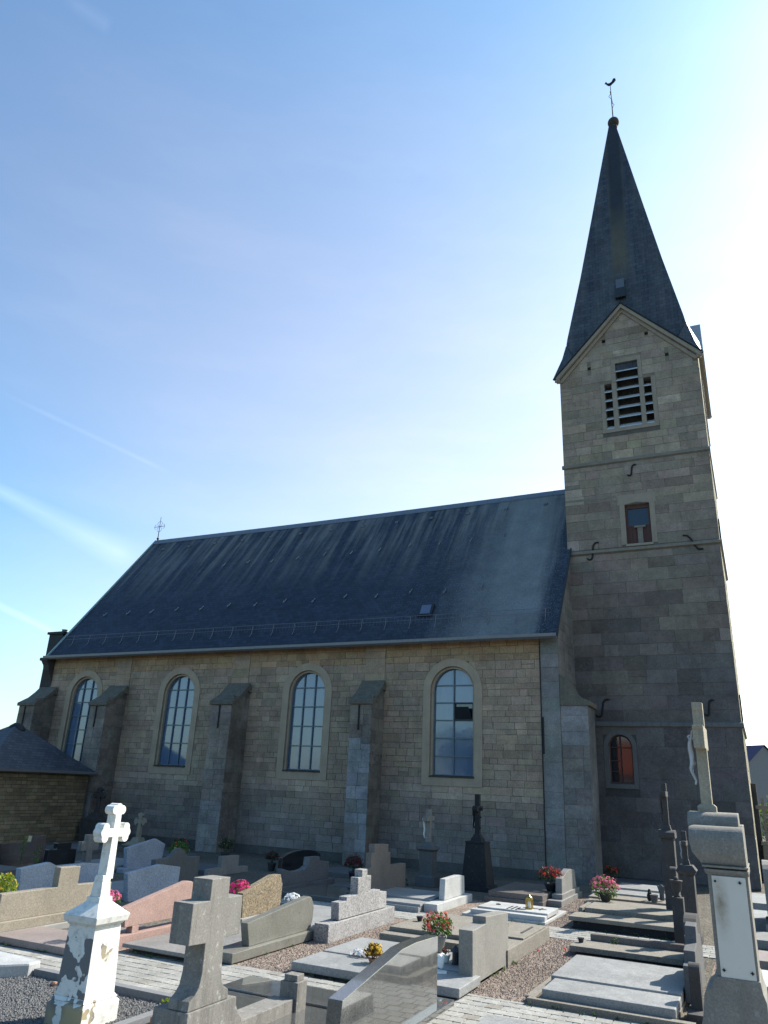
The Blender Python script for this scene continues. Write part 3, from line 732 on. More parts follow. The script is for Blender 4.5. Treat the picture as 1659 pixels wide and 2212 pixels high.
# west buttress at the foot of the tower
m = MB(); m.box(.525, 1.24, .02, .95, 0, 4.35, (.13,.13,.125))
ashlar(m, (0,.02,0), (1,0,0), (0,0,1), (0,-1,0), .525, 1.25, .1, 4.33, (.3,.42), (.3,.72), lambda u, v: jit((.17,.155,.14) if v < 3.4 else (.25,.24,.23), .14))
wb = m.build('buttress', 'buttress_stone', church)
k = MB(); k.prism([(.53,5.15),(.6,5.12),(.75,4.9),(.85,4.68),(1.05,4.52),(1.32,4.42),(1.31,4.3),(.53,4.3)], -.03, 1.0, 'Y'); k.build('cap', 'mossy_cap', wb, .015)
# kneeler stones under the east end of the eaves, and the chimney behind
m = MB(); m.prism([(-.36,6.12),(-.42,6.0),(-.3,5.86),(-.26,5.68),(-.15,5.5),(-.06,5.28),(-.02,5.1),(-.02,6.12)], -19.2, -18.9, 'X'); m.box(-19.28,-18.88,-.44,-.025,6.02,6.13); m.build('kneeler', 'old_dark_stone', church, .01)
m = MB(); m.box(-21.45,-20.65,1.6,2.2,0,7.5); m.box(-21.52,-20.58,1.53,2.27,7.5,7.6); ch = m.build('chimney', 'annex_slate', church)
m = MB(); m.lathe(-20.95, 1.9, [(.12,7.6),(.1,7.7),(.12,7.72),(.12,7.75)], 12); m.build('chimney_pot', 'zinc', ch)
# added thin dark rod tracing the edge line of the end pilaster strip
for x in (.012,):
    m = MB(); m.tube([(x,-.035,.3),(x,-.035,6.05)], .014, 6); m.build('pilaster_edge_rod', 'iron', church)
m = MB(); m.box(.03,.07,-.045,-.018,3.05,4.0); m.build('wall_tie', 'iron', church)

# ---- tower
TX0, TX1, TY0, TY1, TCX, TCY = .47, 4.87, 2.1, 6.5, 2.67, 4.3
GE, GA = 15.42, 17.78     # gable springing and apex
RECTS = [(2.33,3.03,13.3,15.7),(1.94,2.17,13.3,14.98),(3.18,3.41,13.3,14.98),(2.29,3.03,9.33,10.62),(1.37,2.01,2.43,3.40)] + [(x-.055,x+.055,z-.06,z+.06) for x, z in ((2.01,16.65),(3.40,16.63),(1.48,15.69),(3.97,15.68))]
kk = (GA-GE)/(TCX-TX0); GPL = [(-kk, 1, GE-kk*TX0), (kk, 1, GE+kk*TX1)]
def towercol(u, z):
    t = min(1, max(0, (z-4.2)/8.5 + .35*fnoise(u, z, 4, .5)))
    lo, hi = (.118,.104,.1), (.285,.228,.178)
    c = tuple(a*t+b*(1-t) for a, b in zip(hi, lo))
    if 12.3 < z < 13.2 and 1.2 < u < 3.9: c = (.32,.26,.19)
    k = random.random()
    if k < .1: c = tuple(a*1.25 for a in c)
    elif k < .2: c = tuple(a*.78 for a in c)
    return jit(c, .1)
tw = MB()
us = sorted({TX0, TX1} | {r[0] for r in RECTS} | {r[1] for r in RECTS}); vs = sorted({0, GA, 3.72} | {r[2] for r in RECTS} | {r[3] for r in RECTS})
for a, b in zip(us, us[1:]):
    for c, d in zip(vs, vs[1:]):
        mu, mv = (a+b)/2, (c+d)/2
        if any(r[0] < mu < r[1] and r[2] < mv < r[3] for r in RECTS): continue
        if 1.37 < mu < 2.01 and 3.4 < mv < 3.72: continue
        q = clip_poly([(a,c),(b,c),(b,d),(a,d)], GPL)
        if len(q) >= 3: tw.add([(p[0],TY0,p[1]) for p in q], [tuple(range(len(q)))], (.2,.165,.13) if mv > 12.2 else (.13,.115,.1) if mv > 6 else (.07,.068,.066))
q = [(1.37,3.40)] + arc(1.69, 3.40, .32, math.pi, 0, 12) + [(2.01,3.40),(2.01,13.3)]
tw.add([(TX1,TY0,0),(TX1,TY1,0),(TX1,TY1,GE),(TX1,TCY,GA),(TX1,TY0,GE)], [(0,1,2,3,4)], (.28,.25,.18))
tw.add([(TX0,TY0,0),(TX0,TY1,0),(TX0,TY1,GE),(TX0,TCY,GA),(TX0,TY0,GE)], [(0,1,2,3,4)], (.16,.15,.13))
tw.add([(TX0,TY1,0),(TX1,TY1,0),(TX1,TY1,GE),(TCX,TY1,GA),(TX0,TY1,GE)], [(0,1,2,3,4)], (.2,.18,.15))
for r in RECTS:    # reveals and dark backs of the openings
    a, b, c, d = r; dp = .3
    tw.add([(a,TY0,c),(b,TY0,c),(b,TY0,d),(a,TY0,d),(a,TY0+dp,c),(b,TY0+dp,c),(b,TY0+dp,d),(a,TY0+dp,d)], [(0,1,5,4),(1,2,6,5)]+([] if d == 3.40 else [(2,3,7,6)])+[(3,0,4,7)], (.2,.185,.16))
    tw.add([(a,TY0+dp,c),(b,TY0+dp,c),(b,TY0+dp,d),(a,TY0+dp,d)], [(0,1,2,3)], (.05,.05,.052))
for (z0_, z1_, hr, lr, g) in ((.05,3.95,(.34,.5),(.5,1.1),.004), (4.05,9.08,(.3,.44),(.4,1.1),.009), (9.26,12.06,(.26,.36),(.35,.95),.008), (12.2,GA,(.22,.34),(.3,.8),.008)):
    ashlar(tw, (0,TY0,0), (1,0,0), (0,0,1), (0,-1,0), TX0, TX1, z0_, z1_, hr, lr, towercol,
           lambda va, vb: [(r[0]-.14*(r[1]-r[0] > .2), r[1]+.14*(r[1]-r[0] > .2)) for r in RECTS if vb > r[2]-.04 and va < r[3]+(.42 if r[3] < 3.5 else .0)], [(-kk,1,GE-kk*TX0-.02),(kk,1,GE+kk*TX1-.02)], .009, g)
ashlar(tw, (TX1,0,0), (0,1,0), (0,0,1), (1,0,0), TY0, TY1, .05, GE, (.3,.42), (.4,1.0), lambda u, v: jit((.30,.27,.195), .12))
tower = tw.build('tower', 'tower_stone', church)
# splayed wall foot patch behind the small window (fills the arch spandrels)
m = MB(); ar = arc(1.69, 3.40, .32, math.pi, 0, 14)
top = 3.72
for p, q in zip(ar, ar[1:]): m.add([(p[0],TY0,p[1]),(q[0],TY0,q[1]),(q[0],TY0,top),(p[0],TY0,top)], [(0,1,2,3)])
for p, q in zip(ar, ar[1:]): m.add([(p[0],TY0,p[1]),(q[0],TY0,q[1]),(q[0],TY0+.22,q[1]),(p[0],TY0+.22,p[1])], [(0,1,2,3)])
outer = arc(1.69, 3.40, .45, math.pi, 0, 14); inner = arc(1.69, 3.40, .33, math.pi, 0, 14)
for (a, b), (c, d) in zip(zip(outer, outer[1:]), zip(inner, inner[1:])): m.add([(a[0],TY0-.014,a[1]),(b[0],TY0-.014,b[1]),(d[0],TY0-.014,d[1]),(c[0],TY0-.014,c[1])], [(0,1,2,3)])
m.box(1.24,1.36,TY0-.014,TY0,2.4,3.4); m.box(2.02,2.14,TY0-.014,TY0,2.4,3.4); m.box(1.24,2.14,TY0-.03,TY0,2.28,2.4)
sw = m.build('small_window', 'soot_render', tower)
m = MB(); pts = [(1.37,2.43),(2.01,2.43)] + arc(1.69, 3.4, .32, 0, math.pi, 14); m.add([(p[0],TY0+.16,p[1]) for p in pts], [tuple(range(len(pts)))]); m.build('glass', 'dark_glass', sw)
m = MB(); Yf = (TY0+.1, TY0+.15)
for x in (1.37,1.66,1.98): m.box(x, x+.035, *Yf, 2.43, 3.4 if x != 1.66 else 3.7)
for z in (2.43,2.71,3.0,3.36): m.box(1.405, 1.66 if z not in (3.36,2.43) else 1.98, Yf[0]+.003, Yf[1]-.003, z, z+.028)
m.tube([(p[0],TY0+.125,p[1]) for p in arc(1.69,3.4,.30,0,math.pi,14)], .022, 5); m.build('glazing_bars', 'brown_wood', sw)
# louvres of the belfry
def louvre(x0, x1, z0, z1, n):
    m = MB(); h = (z1-z0)/n
    for i in range(n):
        z = z0+h*i
        m.prism([(TY0-.035,z-.01),(TY0-.035,z+.02),(TY0+.2,z+h*.62),(TY0+.2,z+h*.58)], x0-.004, x1+.004, 'X')
    m.build('louvre', 'louvre_slate', tower)
plain('slate_lid', (.09,.1,.12), .5)
plain('louvre_slate', (.42,.42,.43), .5, .5)
louvre(2.33, 3.03, 13.3, 15.7, 7); louvre(1.94, 2.17, 13.3, 14.98, 5); louvre(3.18, 3.41, 13.3, 14.98, 5)
m = MB()
for x0, x1, z0, z1 in ((2.17,2.33,13.3,14.98),(3.03,3.18,13.3,14.98),(1.8,1.94,13.3,15.0),(3.41,3.55,13.3,15.0),(2.19,2.325,14.99,15.7),(3.035,3.17,14.99,15.7)): m.box(x0+.005, x1-.005, TY0-.012, TY0+.25, z0, z1)
m.box(1.8,3.55,TY0-.03,TY0,13.17,13.29); m.box(2.2,3.16,TY0-.012,TY0,15.7,15.86)
m.build('louvre_surround', 'coping_stone', tower, .005)
m = MB(); m.box(2.14,2.29,TY0-.014,TY0,9.32,10.62); m.box(3.03,3.18,TY0-.014,TY0,9.32,10.62); m.prism([(2.08,10.62),(2.29,10.62),(2.66,10.68),(3.03,10.62),(3.24,10.62),(3.2,10.95),(2.12,10.95)], TY0-.016, TY0, 'Y'); m.box(2.26,3.06,TY0-.05,TY0+.1,9.25,9.325)
mw = m.build('tower_window', 'coping_stone', tower, .005)
m = MB(); m.box(2.29,2.36,TY0+.1,TY0+.16,9.33,10.62); m.box(2.96,3.03,TY0+.1,TY0+.16,9.33,10.62); m.box(2.36,2.96,TY0+.1,TY0+.16,10.5,10.62); m.box(2.36,2.96,TY0+.12,TY0+.15,9.33,9.95)
for i in range(1, 6): m.box(2.36+.1*i-.006, 2.36+.1*i+.006, TY0+.105, TY0+.12, 9.33, 9.95)
m.build('shutter', 'brown_wood', mw)
m = MB(); m.box(2.36,2.96,TY0+.13,TY0+.135,9.95,10.5); m.build('glass', 'dark_glass', mw)
m = MB(); m.box(2.53,2.86,TY0+.04,TY0+.12,9.86,9.92); m.box(2.62,2.77,TY0+.06,TY0+.115,9.36,9.86); m.build('wooden_bracket', 'weather_slab', mw)
# string courses
def string(z, h, proud, mat='dressed_grey', x0=TX0):
    m = MB(); m.prism([(TY0,z),(TY0-proud,z+h*.2),(TY0-proud,z+h*.75),(TY0,z+h)], x0-proud, TX1+proud, 'X')
    m.prism([(TX1,z),(TX1+proud,z+h*.2),(TX1+proud,z+h*.75),(TX1,z+h)], TY0, TY1, 'Y'); m.build('string_course', mat, tower)
string(3.92, .17, .06, 'soot_render', 1.0); string(9.1, .14, .07); string(12.08, .15, .05)
m = MB()
for x0, x1 in ((.48,1.4),(1.42,2.07)): m.box(x0, x1, TY0-.016, TY0, 10.9, 10.97)
m.build('string_course', 'dressed_grey', tower)
# iron S-shaped wall anchors
def anchor(x, z, w, h, flip=1, lean=0):
    pts = []
    for i in range(25):
        t = i/24
        if t < .3: a = math.pi*(1.15-t/.3*.95); px, pz = -.32+.3*math.cos(a)*.8-.1, -.78-.22*math.sin(a)+.2
        elif t <= .7: u = (t-.3)/.4; px, pz = -.1+.2*u, -.55+1.1*u
        else: a = (t-.7)/.3; px, pz = .1+.62*math.sin(a*1.9)*.8, .55+.4*math.sin(a*2.4)
        pts.append((px, pz))
    pts = [(-.95,-.72),(-.75,-.92),(-.42,-.98),(-.2,-.85),(-.1,-.55),(-.05,-.1),(.02,.35),(.1,.65),(.3,.88),(.6,.98),(.95,.92)]
    m = MB(); m.tube([(x+flip*(p[0]*w*.5), TY0-.03, z+p[1]*h*.5) for p in pts], [.012]+[.028]*9+[.012], 6); m.build('wall_anchor', 'iron', tower)
anchor(1.26, 9.2, .42, .56); anchor(4.16, 9.2, -.52, .5, -1); anchor(2.6, 11.75, .32, .36); anchor(1.29, 4.45, .46, .5); anchor(4.12, 4.45, .3, .42)
m = MB(); m.tube([(3.9,TY0-.03,9.44),(4.02,TY0-.03,9.42),(4.12,TY0-.03,9.3),(4.18,TY0-.03,9.12),(4.28,TY0-.03,8.98),(4.42,TY0-.03,8.97)], .026, 6)
for o in [o for o in bpy.data.objects if o.name.startswith('wall_anchor')][1:2]: bpy.data.objects.remove(o)
m.build('wall_anchor', 'iron', tower)
# west face details: iron anchor and ledge seen edge-on
for y, z in ((3.0, 4.1), (3.4, 9.5)):
    m = MB(); m.box(TX1, TX1+.05, y, y+.06, z, z+.8); m.build('wall_anchor', 'iron', tower)
m = MB(); m.box(TX1+.003, TX1+.15, 5.0, 5.5, .0, 2.6); m.build('tower_buttress', 'old_dark_stone', tower, .02)
m = MB()
for i in range(9): m.prism([(TX1-.02,13.4+i*.26),(TX1+.05,13.36+i*.26),(TX1+.05,13.4+i*.26),(TX1-.02,13.55+i*.26)], 3.9, 4.7, 'Y')
m.build('louvre', 'louvre_slate', tower)
# gable copings on the four sides and their little roofs
def gable(ax):
    m = MB(); t = .15
    pr = [(-2.3,GE-.12),(0,GA-.02),(2.3,GE-.12),(2.3,GE+.0),(0,GA+.16),(-2.3,GE+.0)]
    for s in (-1, 1):
        half = [(s*2.3,GE-.1),(0,GA-.02),(0,GA+.16),(s*2.34,GE+.04)]
        if ax == 'S': m.prism([(TCX+p[0],p[1]) for p in half], TY0-.15, TY0+.02, 'Y')
        if ax == 'N': m.prism([(TCX+p[0],p[1]) for p in half], TY1-.02, TY1+.15, 'Y')
        if ax == 'W': m.prism([(TCY+p[0],p[1]) for p in half], TX1-.02, TX1+.15, 'X')
        if ax == 'E': m.prism([(TCY+p[0],p[1]) for p in half], TX0-.15, TX0+.02, 'X')
        ins = [(s*2.12,GE-.12+.0),(0,GA-.16),(0,GA-.02),(s*2.26,GE-.1)]
        if ax == 'S': m.prism([(TCX+p[0],p[1]) for p in ins], TY0-.06, TY0+.0, 'Y')
    m.build('gable_coping', 'coping_stone', tower, .006)
    m = MB(); dirs = {'S': ((1,0),(0,-1)), 'N': ((1,0),(0,1)), 'W': ((0,1),(1,0)), 'E': ((0,1),(-1,0))}[ax]
    (ux, uy), (nx, ny) = dirs
    def P(u, d, z): return (TCX+ux*u+nx*d, TCY+uy*u+ny*d, z)
    for s in (-1, 1):
        tri = [P(s*2.4,2.38,GE+.03), P(0,2.38,GA+.18), P(0,1.7,GA+.18), P(s*2.3,2.2,GE+.06)]
        m.add(tri+[(x,y,z-.05) for x,y,z in tri], [(0,1,2,3),(7,6,5,4),(0,4,5,1),(1,5,6,2),(2,6,7,3),(3,7,4,0)])
    m.build('gable_roof', 'zinc' if ax == 'W' else 'annex_slate', tower)  # west slope paler: bright sky on its slate put into the material
for ax in 'SNWE': gable(ax)
# spire: square pyramid, gently flared at the foot
sp = MB(); prof = [(2.17,15.4),(2.1,15.9),(1.93,17.2),(1.44,20.0),(.96,23.0),(.52,25.8),(.14,28.2)]
for dx, dy in ((0,-1),(1,0),(0,1),(-1,0)):
    px, py = -dy, dx; dist = 0; rows = []
    pr = None
    for h, z in prof:
        if pr: dist += math.hypot(h-pr[0], z-pr[1])
        pr = (h, z); rows.append((h, z, dist))
    for (h0, z0_, d0), (h1, z1_, d1) in zip(rows, rows[1:]):
        q = [(TCX+dx*h0-px*h0, TCY+dy*h0-py*h0, z0_), (TCX+dx*h0+px*h0, TCY+dy*h0+py*h0, z0_), (TCX+dx*h1+px*h1, TCY+dy*h1+py*h1, z1_), (TCX+dx*h1-px*h1, TCY+dy*h1-py*h1, z1_)]
        sp.add(q, [(0,1,2,3)], None, [[(-h0,d0),(h0,d0),(h1,d1),(-h1,d1)]])
for sx in (-1, 1):      # flared slate corners between the gables
    for sy in (-1, 1):
        def Q(a, b, z): return (TCX+sx*a, TCY+sy*b, z)
        pts = [Q(2.37,2.37,15.42), Q(1.7,2.32,16.15), Q(1.98,1.98,16.9), Q(2.32,1.7,16.15), Q(2.2,2.2,15.9)]
        sp.add(pts, [(0,1,4),(1,2,4),(2,3,4),(3,0,4)], None, [[(0,0),(.7,.8),(.1,.6)],[(.7,.8),(.4,1.6),(.1,.6)],[(.4,1.6),(-.5,.8),(.1,.6)],[(-.5,.8),(0,0),(.1,.6)]])
spire = sp.build('spire', 'spire_slate', church)
m = MB(); m.lathe(TCX+.03, TCY, [(.14,28.15),(.17,28.22),(.13,28.28)], 14); m.sphere((TCX+.05,TCY,28.47), .235, 18, 12, (1,1,.95)); m.build('ball_finial', 'old_dark_stone', spire, 0, True)
m = MB(); bx = TCX+.05
m.tube([(bx,TCY,28.65),(bx,TCY,30.6)], [.025,.014], 6)
m.tube([(bx-.02,TCY,29.6),(bx+.09,TCY,29.45),(bx+.02,TCY,29.3)], .01, 5); m.tube([(bx+.02,TCY,29.75),(bx-.1,TCY,29.98),(bx-.02,TCY,30.1),(bx+.0,TCY,30.25)], .01, 5)
m.tube([(bx,TCY-.3,29.9),(bx,TCY+.3,29.9)], .012, 5); m.build('vane_rod', 'iron', spire)
m = MB(); ck = [(-.17,30.8),(-.2,30.76),(-.15,30.74),(-.13,30.68),(-.05,30.58),(.05,30.58),(.12,30.64),(.2,30.7),(.26,30.78),(.24,30.88),(.16,30.9),(.12,30.82),(.08,30.74),(-.02,30.7),(-.1,30.74),(-.12,30.82),(-.155,30.84)]
m.prism([(bx-.02+p[0],p[1]) for p in ck], TCY-.02, TCY+.02, 'Y'); m.build('weathercock', 'iron', spire)
# roof hatch low on the spire
yh = TCY-1.62
m = MB(); m.prism([(yh-.22,18.55),(yh-.2,18.95),(yh+.1,19.05),(yh+.1,18.55)], 2.47, 2.81, 'X'); hc = m.build('spire_hatch', 'black_paint', spire)
m = MB(); m.prism([(yh-.14,18.97),(yh-.02,19.45),(yh+.02,19.45),(yh-.08,18.97)], 2.5, 2.78, 'X'); m.build('hatch_lid', 'slate_lid', hc)
# ------------------------------------------------------------------ annex with hipped slate roof
annex = thing('annex', 'low brown stone annex with pyramid slate roof at the left edge', 'annex', (-16.6, -3, 0))
m = MB(); AX, AX0, AY0, AY1, AZ = -15.05, -18.15, -5.0, -1.08, 2.05
m.box(AX0, AX, AY0, AY1, 0, AZ, (.075,.065,.05))
ashlar(m, (AX,0,0), (0,1,0), (0,0,1), (1,0,0), AY0, AY1, 0, AZ, (.085,.12), (.18,.42), lambda u, v: jit((.17,.135,.085), .3), proud=.006, gap=.014)
ashlar(m, (0,AY0,0), (1,0,0), (0,0,1), (0,-1,0), AX0, AX, 0, AZ, (.085,.12), (.18,.42), lambda u, v: jit((.17,.135,.085), .3), proud=.006, gap=.014)
m.build('wall', 'annex_brick', annex)
ap = Vector((-16.6,-3.0,3.5)); ee = [Vector(p) for p in ((-14.9,-.98,2.1),(-14.9,-5.15,2.1),(-18.3,-5.15,2.1),(-18.3,-.98,2.1))]
m = MB()
for i in range(4): m.add([ee[(i+1) % 4], ee[i], ap], [(0,1,2)], None, [[(0,0),(4,0),(2,2.2)]])
m.add([p-Vector((0,0,.05)) for p in ee], [(0,1,2,3)])
for i in range(4): p, q = ee[i], ee[(i+1) % 4]; m.add([p, q, q-Vector((0,0,.05)), p-Vector((0,0,.05))], [(0,1,2,3)])
ar_ = m.build('roof', 'annex_slate', annex)
m = MB(); m.lathe(ap.x, ap.y, [(.34,3.2),(.3,3.3),(.2,3.42),(.08,3.5)], 14); m.build('apex_cap', 'annex_slate', ar_, 0, True)
m = MB(); m.prism([(-14.9,2.1),(-14.78,2.1),(-14.79,2.02),(-14.85,1.99),(-14.92,2.0)], -5.2, -.93, 'Y'); m.build('gutter', 'zinc', annex)

# ------------------------------------------------------------------ gravestones
def headstone(name, label, mat, prof, x0, x1, plinth=None, pmat=None, bevel=.008, group=None, cat='headstone', extra=None):
    """upright stone standing across the grave (outline in Y,Z), on a plinth (y0,y1,z1,x0,x1)"""
    ys = [p[0] for p in prof]; loc = ((x0+x1)/2, (min(ys)+max(ys))/2, 0)
    t = thing(name, label, cat, loc, group)
    MB().prism(prof, x0, x1, 'X').build('stone', mat, t, bevel)
    if plinth:
        y0, y1, z0, z1, a, b = plinth; MB().box(a, b, y0, y1, z0, z1).build('plinth', pmat or mat, t, bevel)
    return t
def slab(name, label, mat, x0, x1, y0, y1, z0, z1, base=None, bmat=None, bevel=.008, group=None):
    t = thing(name, label, 'grave slab', ((x0+x1)/2, (y0+y1)/2, 0), group)
    MB().box(x0, x1, y0, y1, z0, z1).build('top_slab', mat, t, bevel)
    if base:
        a, b, c, d, e, f = base; MB().box(a, b, c, d, e, f).build('base', bmat or mat, t, bevel)
    return t

# --- left front group
headstone('headstone', 'tan granite headstone with a raised cross block in the middle, behind the white cross', 'tan_granite',
  [(-12.82,.2),(-12.82,.53),(-11.9,.535),(-11.9,.79),(-11.53,.785),(-11.53,.54),(-10.85,.52),(-10.85,.2)], -4.17, -4.05, (-13.5,-10.7,.08,.2,-4.22,-4.0))
slab('grave_slab', 'pale concrete bed showing under the tan granite headstone', 'grey_concrete', -5.9, -3.95, -13.3, -10.8, 0, .08)
t = slab('grave_slab', 'flat mauve stone slab along the left path, below the tan headstone', 'mauve_slab', -3.9, -2.5, -12.98, -12.2, .02, .1)
MB().box(-3.38,-2.5,-12.16,-11.4,.02,.115).build('top_slab', 'mauve_slab', t, .008)
t = thing('headstone', 'pink stone headstone sloping up to the right on two small feet', 'headstone', (-2.4,-11.5,0))
MB().prism([(-12.27,.25),(-12.31,.475),(-11.13,.694),(-11.03,.685),(-10.72,.56),(-10.78,.25)], -2.47, -2.37, 'X').build('stone', 'pink_stone', t, .008)
MB().box(-2.54,-2.33,-12.4,-10.65,.0,.17).build('plinth', 'pink_stone', t, .008)
for y in (-12.08,-11.0): MB().box(-2.46,-2.36,y-.06,y+.06,.17,.25).build('foot', 'pink_stone', t, .004)
headstone('headstone', 'olive grey granite headstone rising to a rounded right shoulder, beside the foreground stone cross', 'olive_granite',
  [(-11.69,.132),(-11.77,.40),(-10.28,.56),(-10.23,.545),(-10.17,.48),(-10.14,.41),(-10.15,.26),(-10.2,.132)], -.95, -.84, (-12.14,-10.03,.02,.13,-1.12,-.76))
t = slab('grave_slab', 'dark grey slab with overhanging edge, left of the olive granite headstone', 'grey_granite', -2.25, -1.13, -12.4, -10.3, .065, .11, (-2.18,-1.13,-12.28,-10.35,0,.063), 'old_dark_stone')
headstone('headstone', 'rough brown granite headstone with a slanting top, behind the olive granite one', 'brown_rough',
  [(-9.92,.1),(-9.95,.44),(-9.13,.63),(-8.92,.63),(-8.84,.48),(-8.85,.21),(-8.9,.1)], -2.34, -2.22, (-10.0,-8.8,.0,.1,-2.4,-2.16), 'grey_concrete')
headstone('headstone', 'speckled grey granite headstone stepped up to a small stone cross', 'speckle_granite',
  [(-9.96,.25),(-9.98,.48),(-9.75,.48),(-9.75,.53),(-9.4,.53),(-9.4,.56),(-9.41,.76),(-9.28,.76),(-9.29,.86),(-9.1,.86),(-9.1,.76),(-8.96,.76),(-8.96,.555),(-9.1,.555),(-9.1,.535),(-8.62,.53),(-8.62,.5),(-8.37,.48),(-8.36,.25)], -.65, -.52, (-10.3,-8.1,.0,.24,-.72,-.49))
t = slab('grave_slab', 'sunlit pale grey slab behind the olive and speckled headstones', 'pale_slab', -2.1, -.75, -9.95, -8.0, .02, .1)
MB().box(-1.9,-.75,-10.25,-9.98,.02,.16).build('kerb', 'pale_slab', t, .006)
# --- middle
headstone('headstone', 'white granite headstone with a plain slanted face, between the speckled stone and the wall crucifixes', 'white_granite',
  [(-6.23,.15),(-6.19,.5),(-5.42,.515),(-5.15,.48),(-5.13,.15)], -.45, -.34, (-6.79,-4.9,.0,.145,-.52,-.26))
t = slab('grave_slab', 'pale two-level slab left of the white granite headstone', 'pale_slab', -1.9, -.54, -6.45, -5.3, .1, .17, (-1.95,-.54,-6.98,-5.2,0,.1))
MB().box(-1.92,-.53,-6.93,-6.5,.1,.14).build('step', 'pale_slab', t, .006)
t = slab('grave_slab', 'low white grave cover with an inlaid dark cross and a brass lantern on it', 'white_granite', .36, 1.62, -6.42, -5.62, .075, .15, (.16,1.64,-6.68,-5.08,0,.05))
MB().box(.3,1.62,-6.62,-6.44,.05,.12).build('step', 'white_granite', t, .005)
m = MB()
for i, (x0, x1, y0, y1) in enumerate(((.88,.905,-6.38,-6.0),(.96,.985,-6.38,-6.0),(1.04,1.065,-6.38,-6.1),(1.08,1.5,-6.02,-5.985),(1.39,1.42,-6.12,-5.9))): m.box(x0, x1, y0, y1, .1502, .156+.002*(i % 3))
m.build('cross_inlay', 'black_stone', t)
lt = thing('grave_lantern', 'brass arched lantern on the low white grave cover', 'lantern', (1.22,-6.1,.15))
m = MB(); m.box(1.16,1.28,-6.16,-6.04,.15,.17); m.box(1.165,1.275,-6.155,-6.045,.29,.305)
for sx in (0, 1):
    for sy in (0, 1): m.box(1.165+.092*sx, 1.183+.092*sx, -6.155+.092*sy, -6.137+.092*sy, .17, .29)
lb = m.build('frame', 'brass', lt, .002)
m = MB(); m.lathe(1.22, -6.1, [(.062,.305),(.058,.33),(.04,.35),(.015,.36),(.012,.375)], 12); m.build('roof', 'brass', lt, 0, True)
m = MB(); m.lathe(1.22, -6.1, [(.03,.17),(.03,.27),(.01,.285)], 10); m.build('candle', 'white_ceramic', lt)
t = slab('grave_slab', 'wide weathered brown double slab with raised panels, behind the red potted flowers', 'weather_slab', .2, 2.02, -10.1, -7.92, .0, .19)
MB().box(.24,1.52,-9.86,-8.35,.19,.245).build('panel', 'weather_slab', t, .008)
MB().box(1.56,2.0,-9.3,-8.1,.19,.215).build('panel', 'weather_slab', t, .008)
m = MB(); m.box(1.86,1.89,-8.95,-8.35,.2155,.225); m.box(.75,.78,-9.4,-8.8,.2455,.252); m.box(.62,.88,-9.05,-9.02,.2455,.2535); m.build('line_inlay', 'old_dark_stone', t)
m = MB(); m.lathe(.42, -9.2, [(.03,.246),(.045,.29),(.05,.31),(.045,.31)], 10)
single(m, 'flower_pot', 'black_paint', 'small black pot on the far left of the weathered brown double slab', 'pot', (.42,-9.2,.246))
headstone('headstone', 'plain sand coloured headstone with a taller right half, behind the polished dark stone', 'warm_headstone',
  [(-11.4,.0),(-11.4,.575),(-10.92,.59),(-10.92,.665),(-10.0,.61),(-10.0,.0)], 1.83, 2.0, (-9.99,-9.6,.0,.12,1.86,1.96), 'white_granite')
t = thing('grave_slab', 'pale grey two-piece slab carrying flowers, left of the plain sand coloured headstone', 'grave slab', (1,-11.2,0))
MB().box(-.02,2.06,-12.0,-11.3,.03,.12).build('top_slab', 'pale_slab', t, .01); MB().box(-.02,1.82,-11.27,-10.2,.03,.128).build('top_slab', 'pale_slab', t, .01); MB().box(.04,2.0,-11.95,-10.25,0,.03).build('base', 'old_dark_stone', t)
# --- stone M by the tower buttress
headstone('headstone', 'grey headstone with a sloping top beside the dark red flowers, near the tower buttress', 'grey_granite',
  [(-3.96,.2),(-3.94,.47),(-3.2,.6),(-2.75,.56),(-2.6,.2)], 1.18, 1.31, (-4.38,-2.4,.0,.11,1.1,1.39))
MB().box(1.14,1.35,-4.12,-2.5,.11,.2).build('plinth', 'grey_granite', [o for o in bpy.data.objects if o.get('label','').startswith('grey headstone with a sloping')][0], .006)
t = slab('grave_slab', 'half shaded grey slab under the dark red flowers', 'brown_granite', -.02, 1.08, -4.62, -2.7, .1, .2, (-.1,1.1,-4.7,-2.6,0,.1), 'brown_granite')
# --- polished dark grave in front
t = thing('headstone', 'large polished dark granite headstone with slanted top at the bottom centre', 'headstone', (1.95,-13.4,0))
MB().prism([(-14.6,.06),(-14.55,.50),(-13.4,.69),(-13.1,.70),(-12.53,.68),(-12.53,.06)], 1.89, 2.02, 'X').build('stone', 'dark_polish', t, .005)
MB().box(1.78,2.08,-14.9,-12.2,0,.065).build('plinth', 'dark_polish', t, .005)
t = thing('grave_slab', 'dark polished two-piece slab behind the foreground stone pillar', 'grave slab', (.9,-13,0))
MB().box(-.16,1.77,-13.17,-12.62,.0,.065).build('top_slab', 'dark_polish', t, .005); MB().box(-.12,1.77,-14.7,-13.19,0,.045).build('top_slab', 'dark_polish', t, .005)
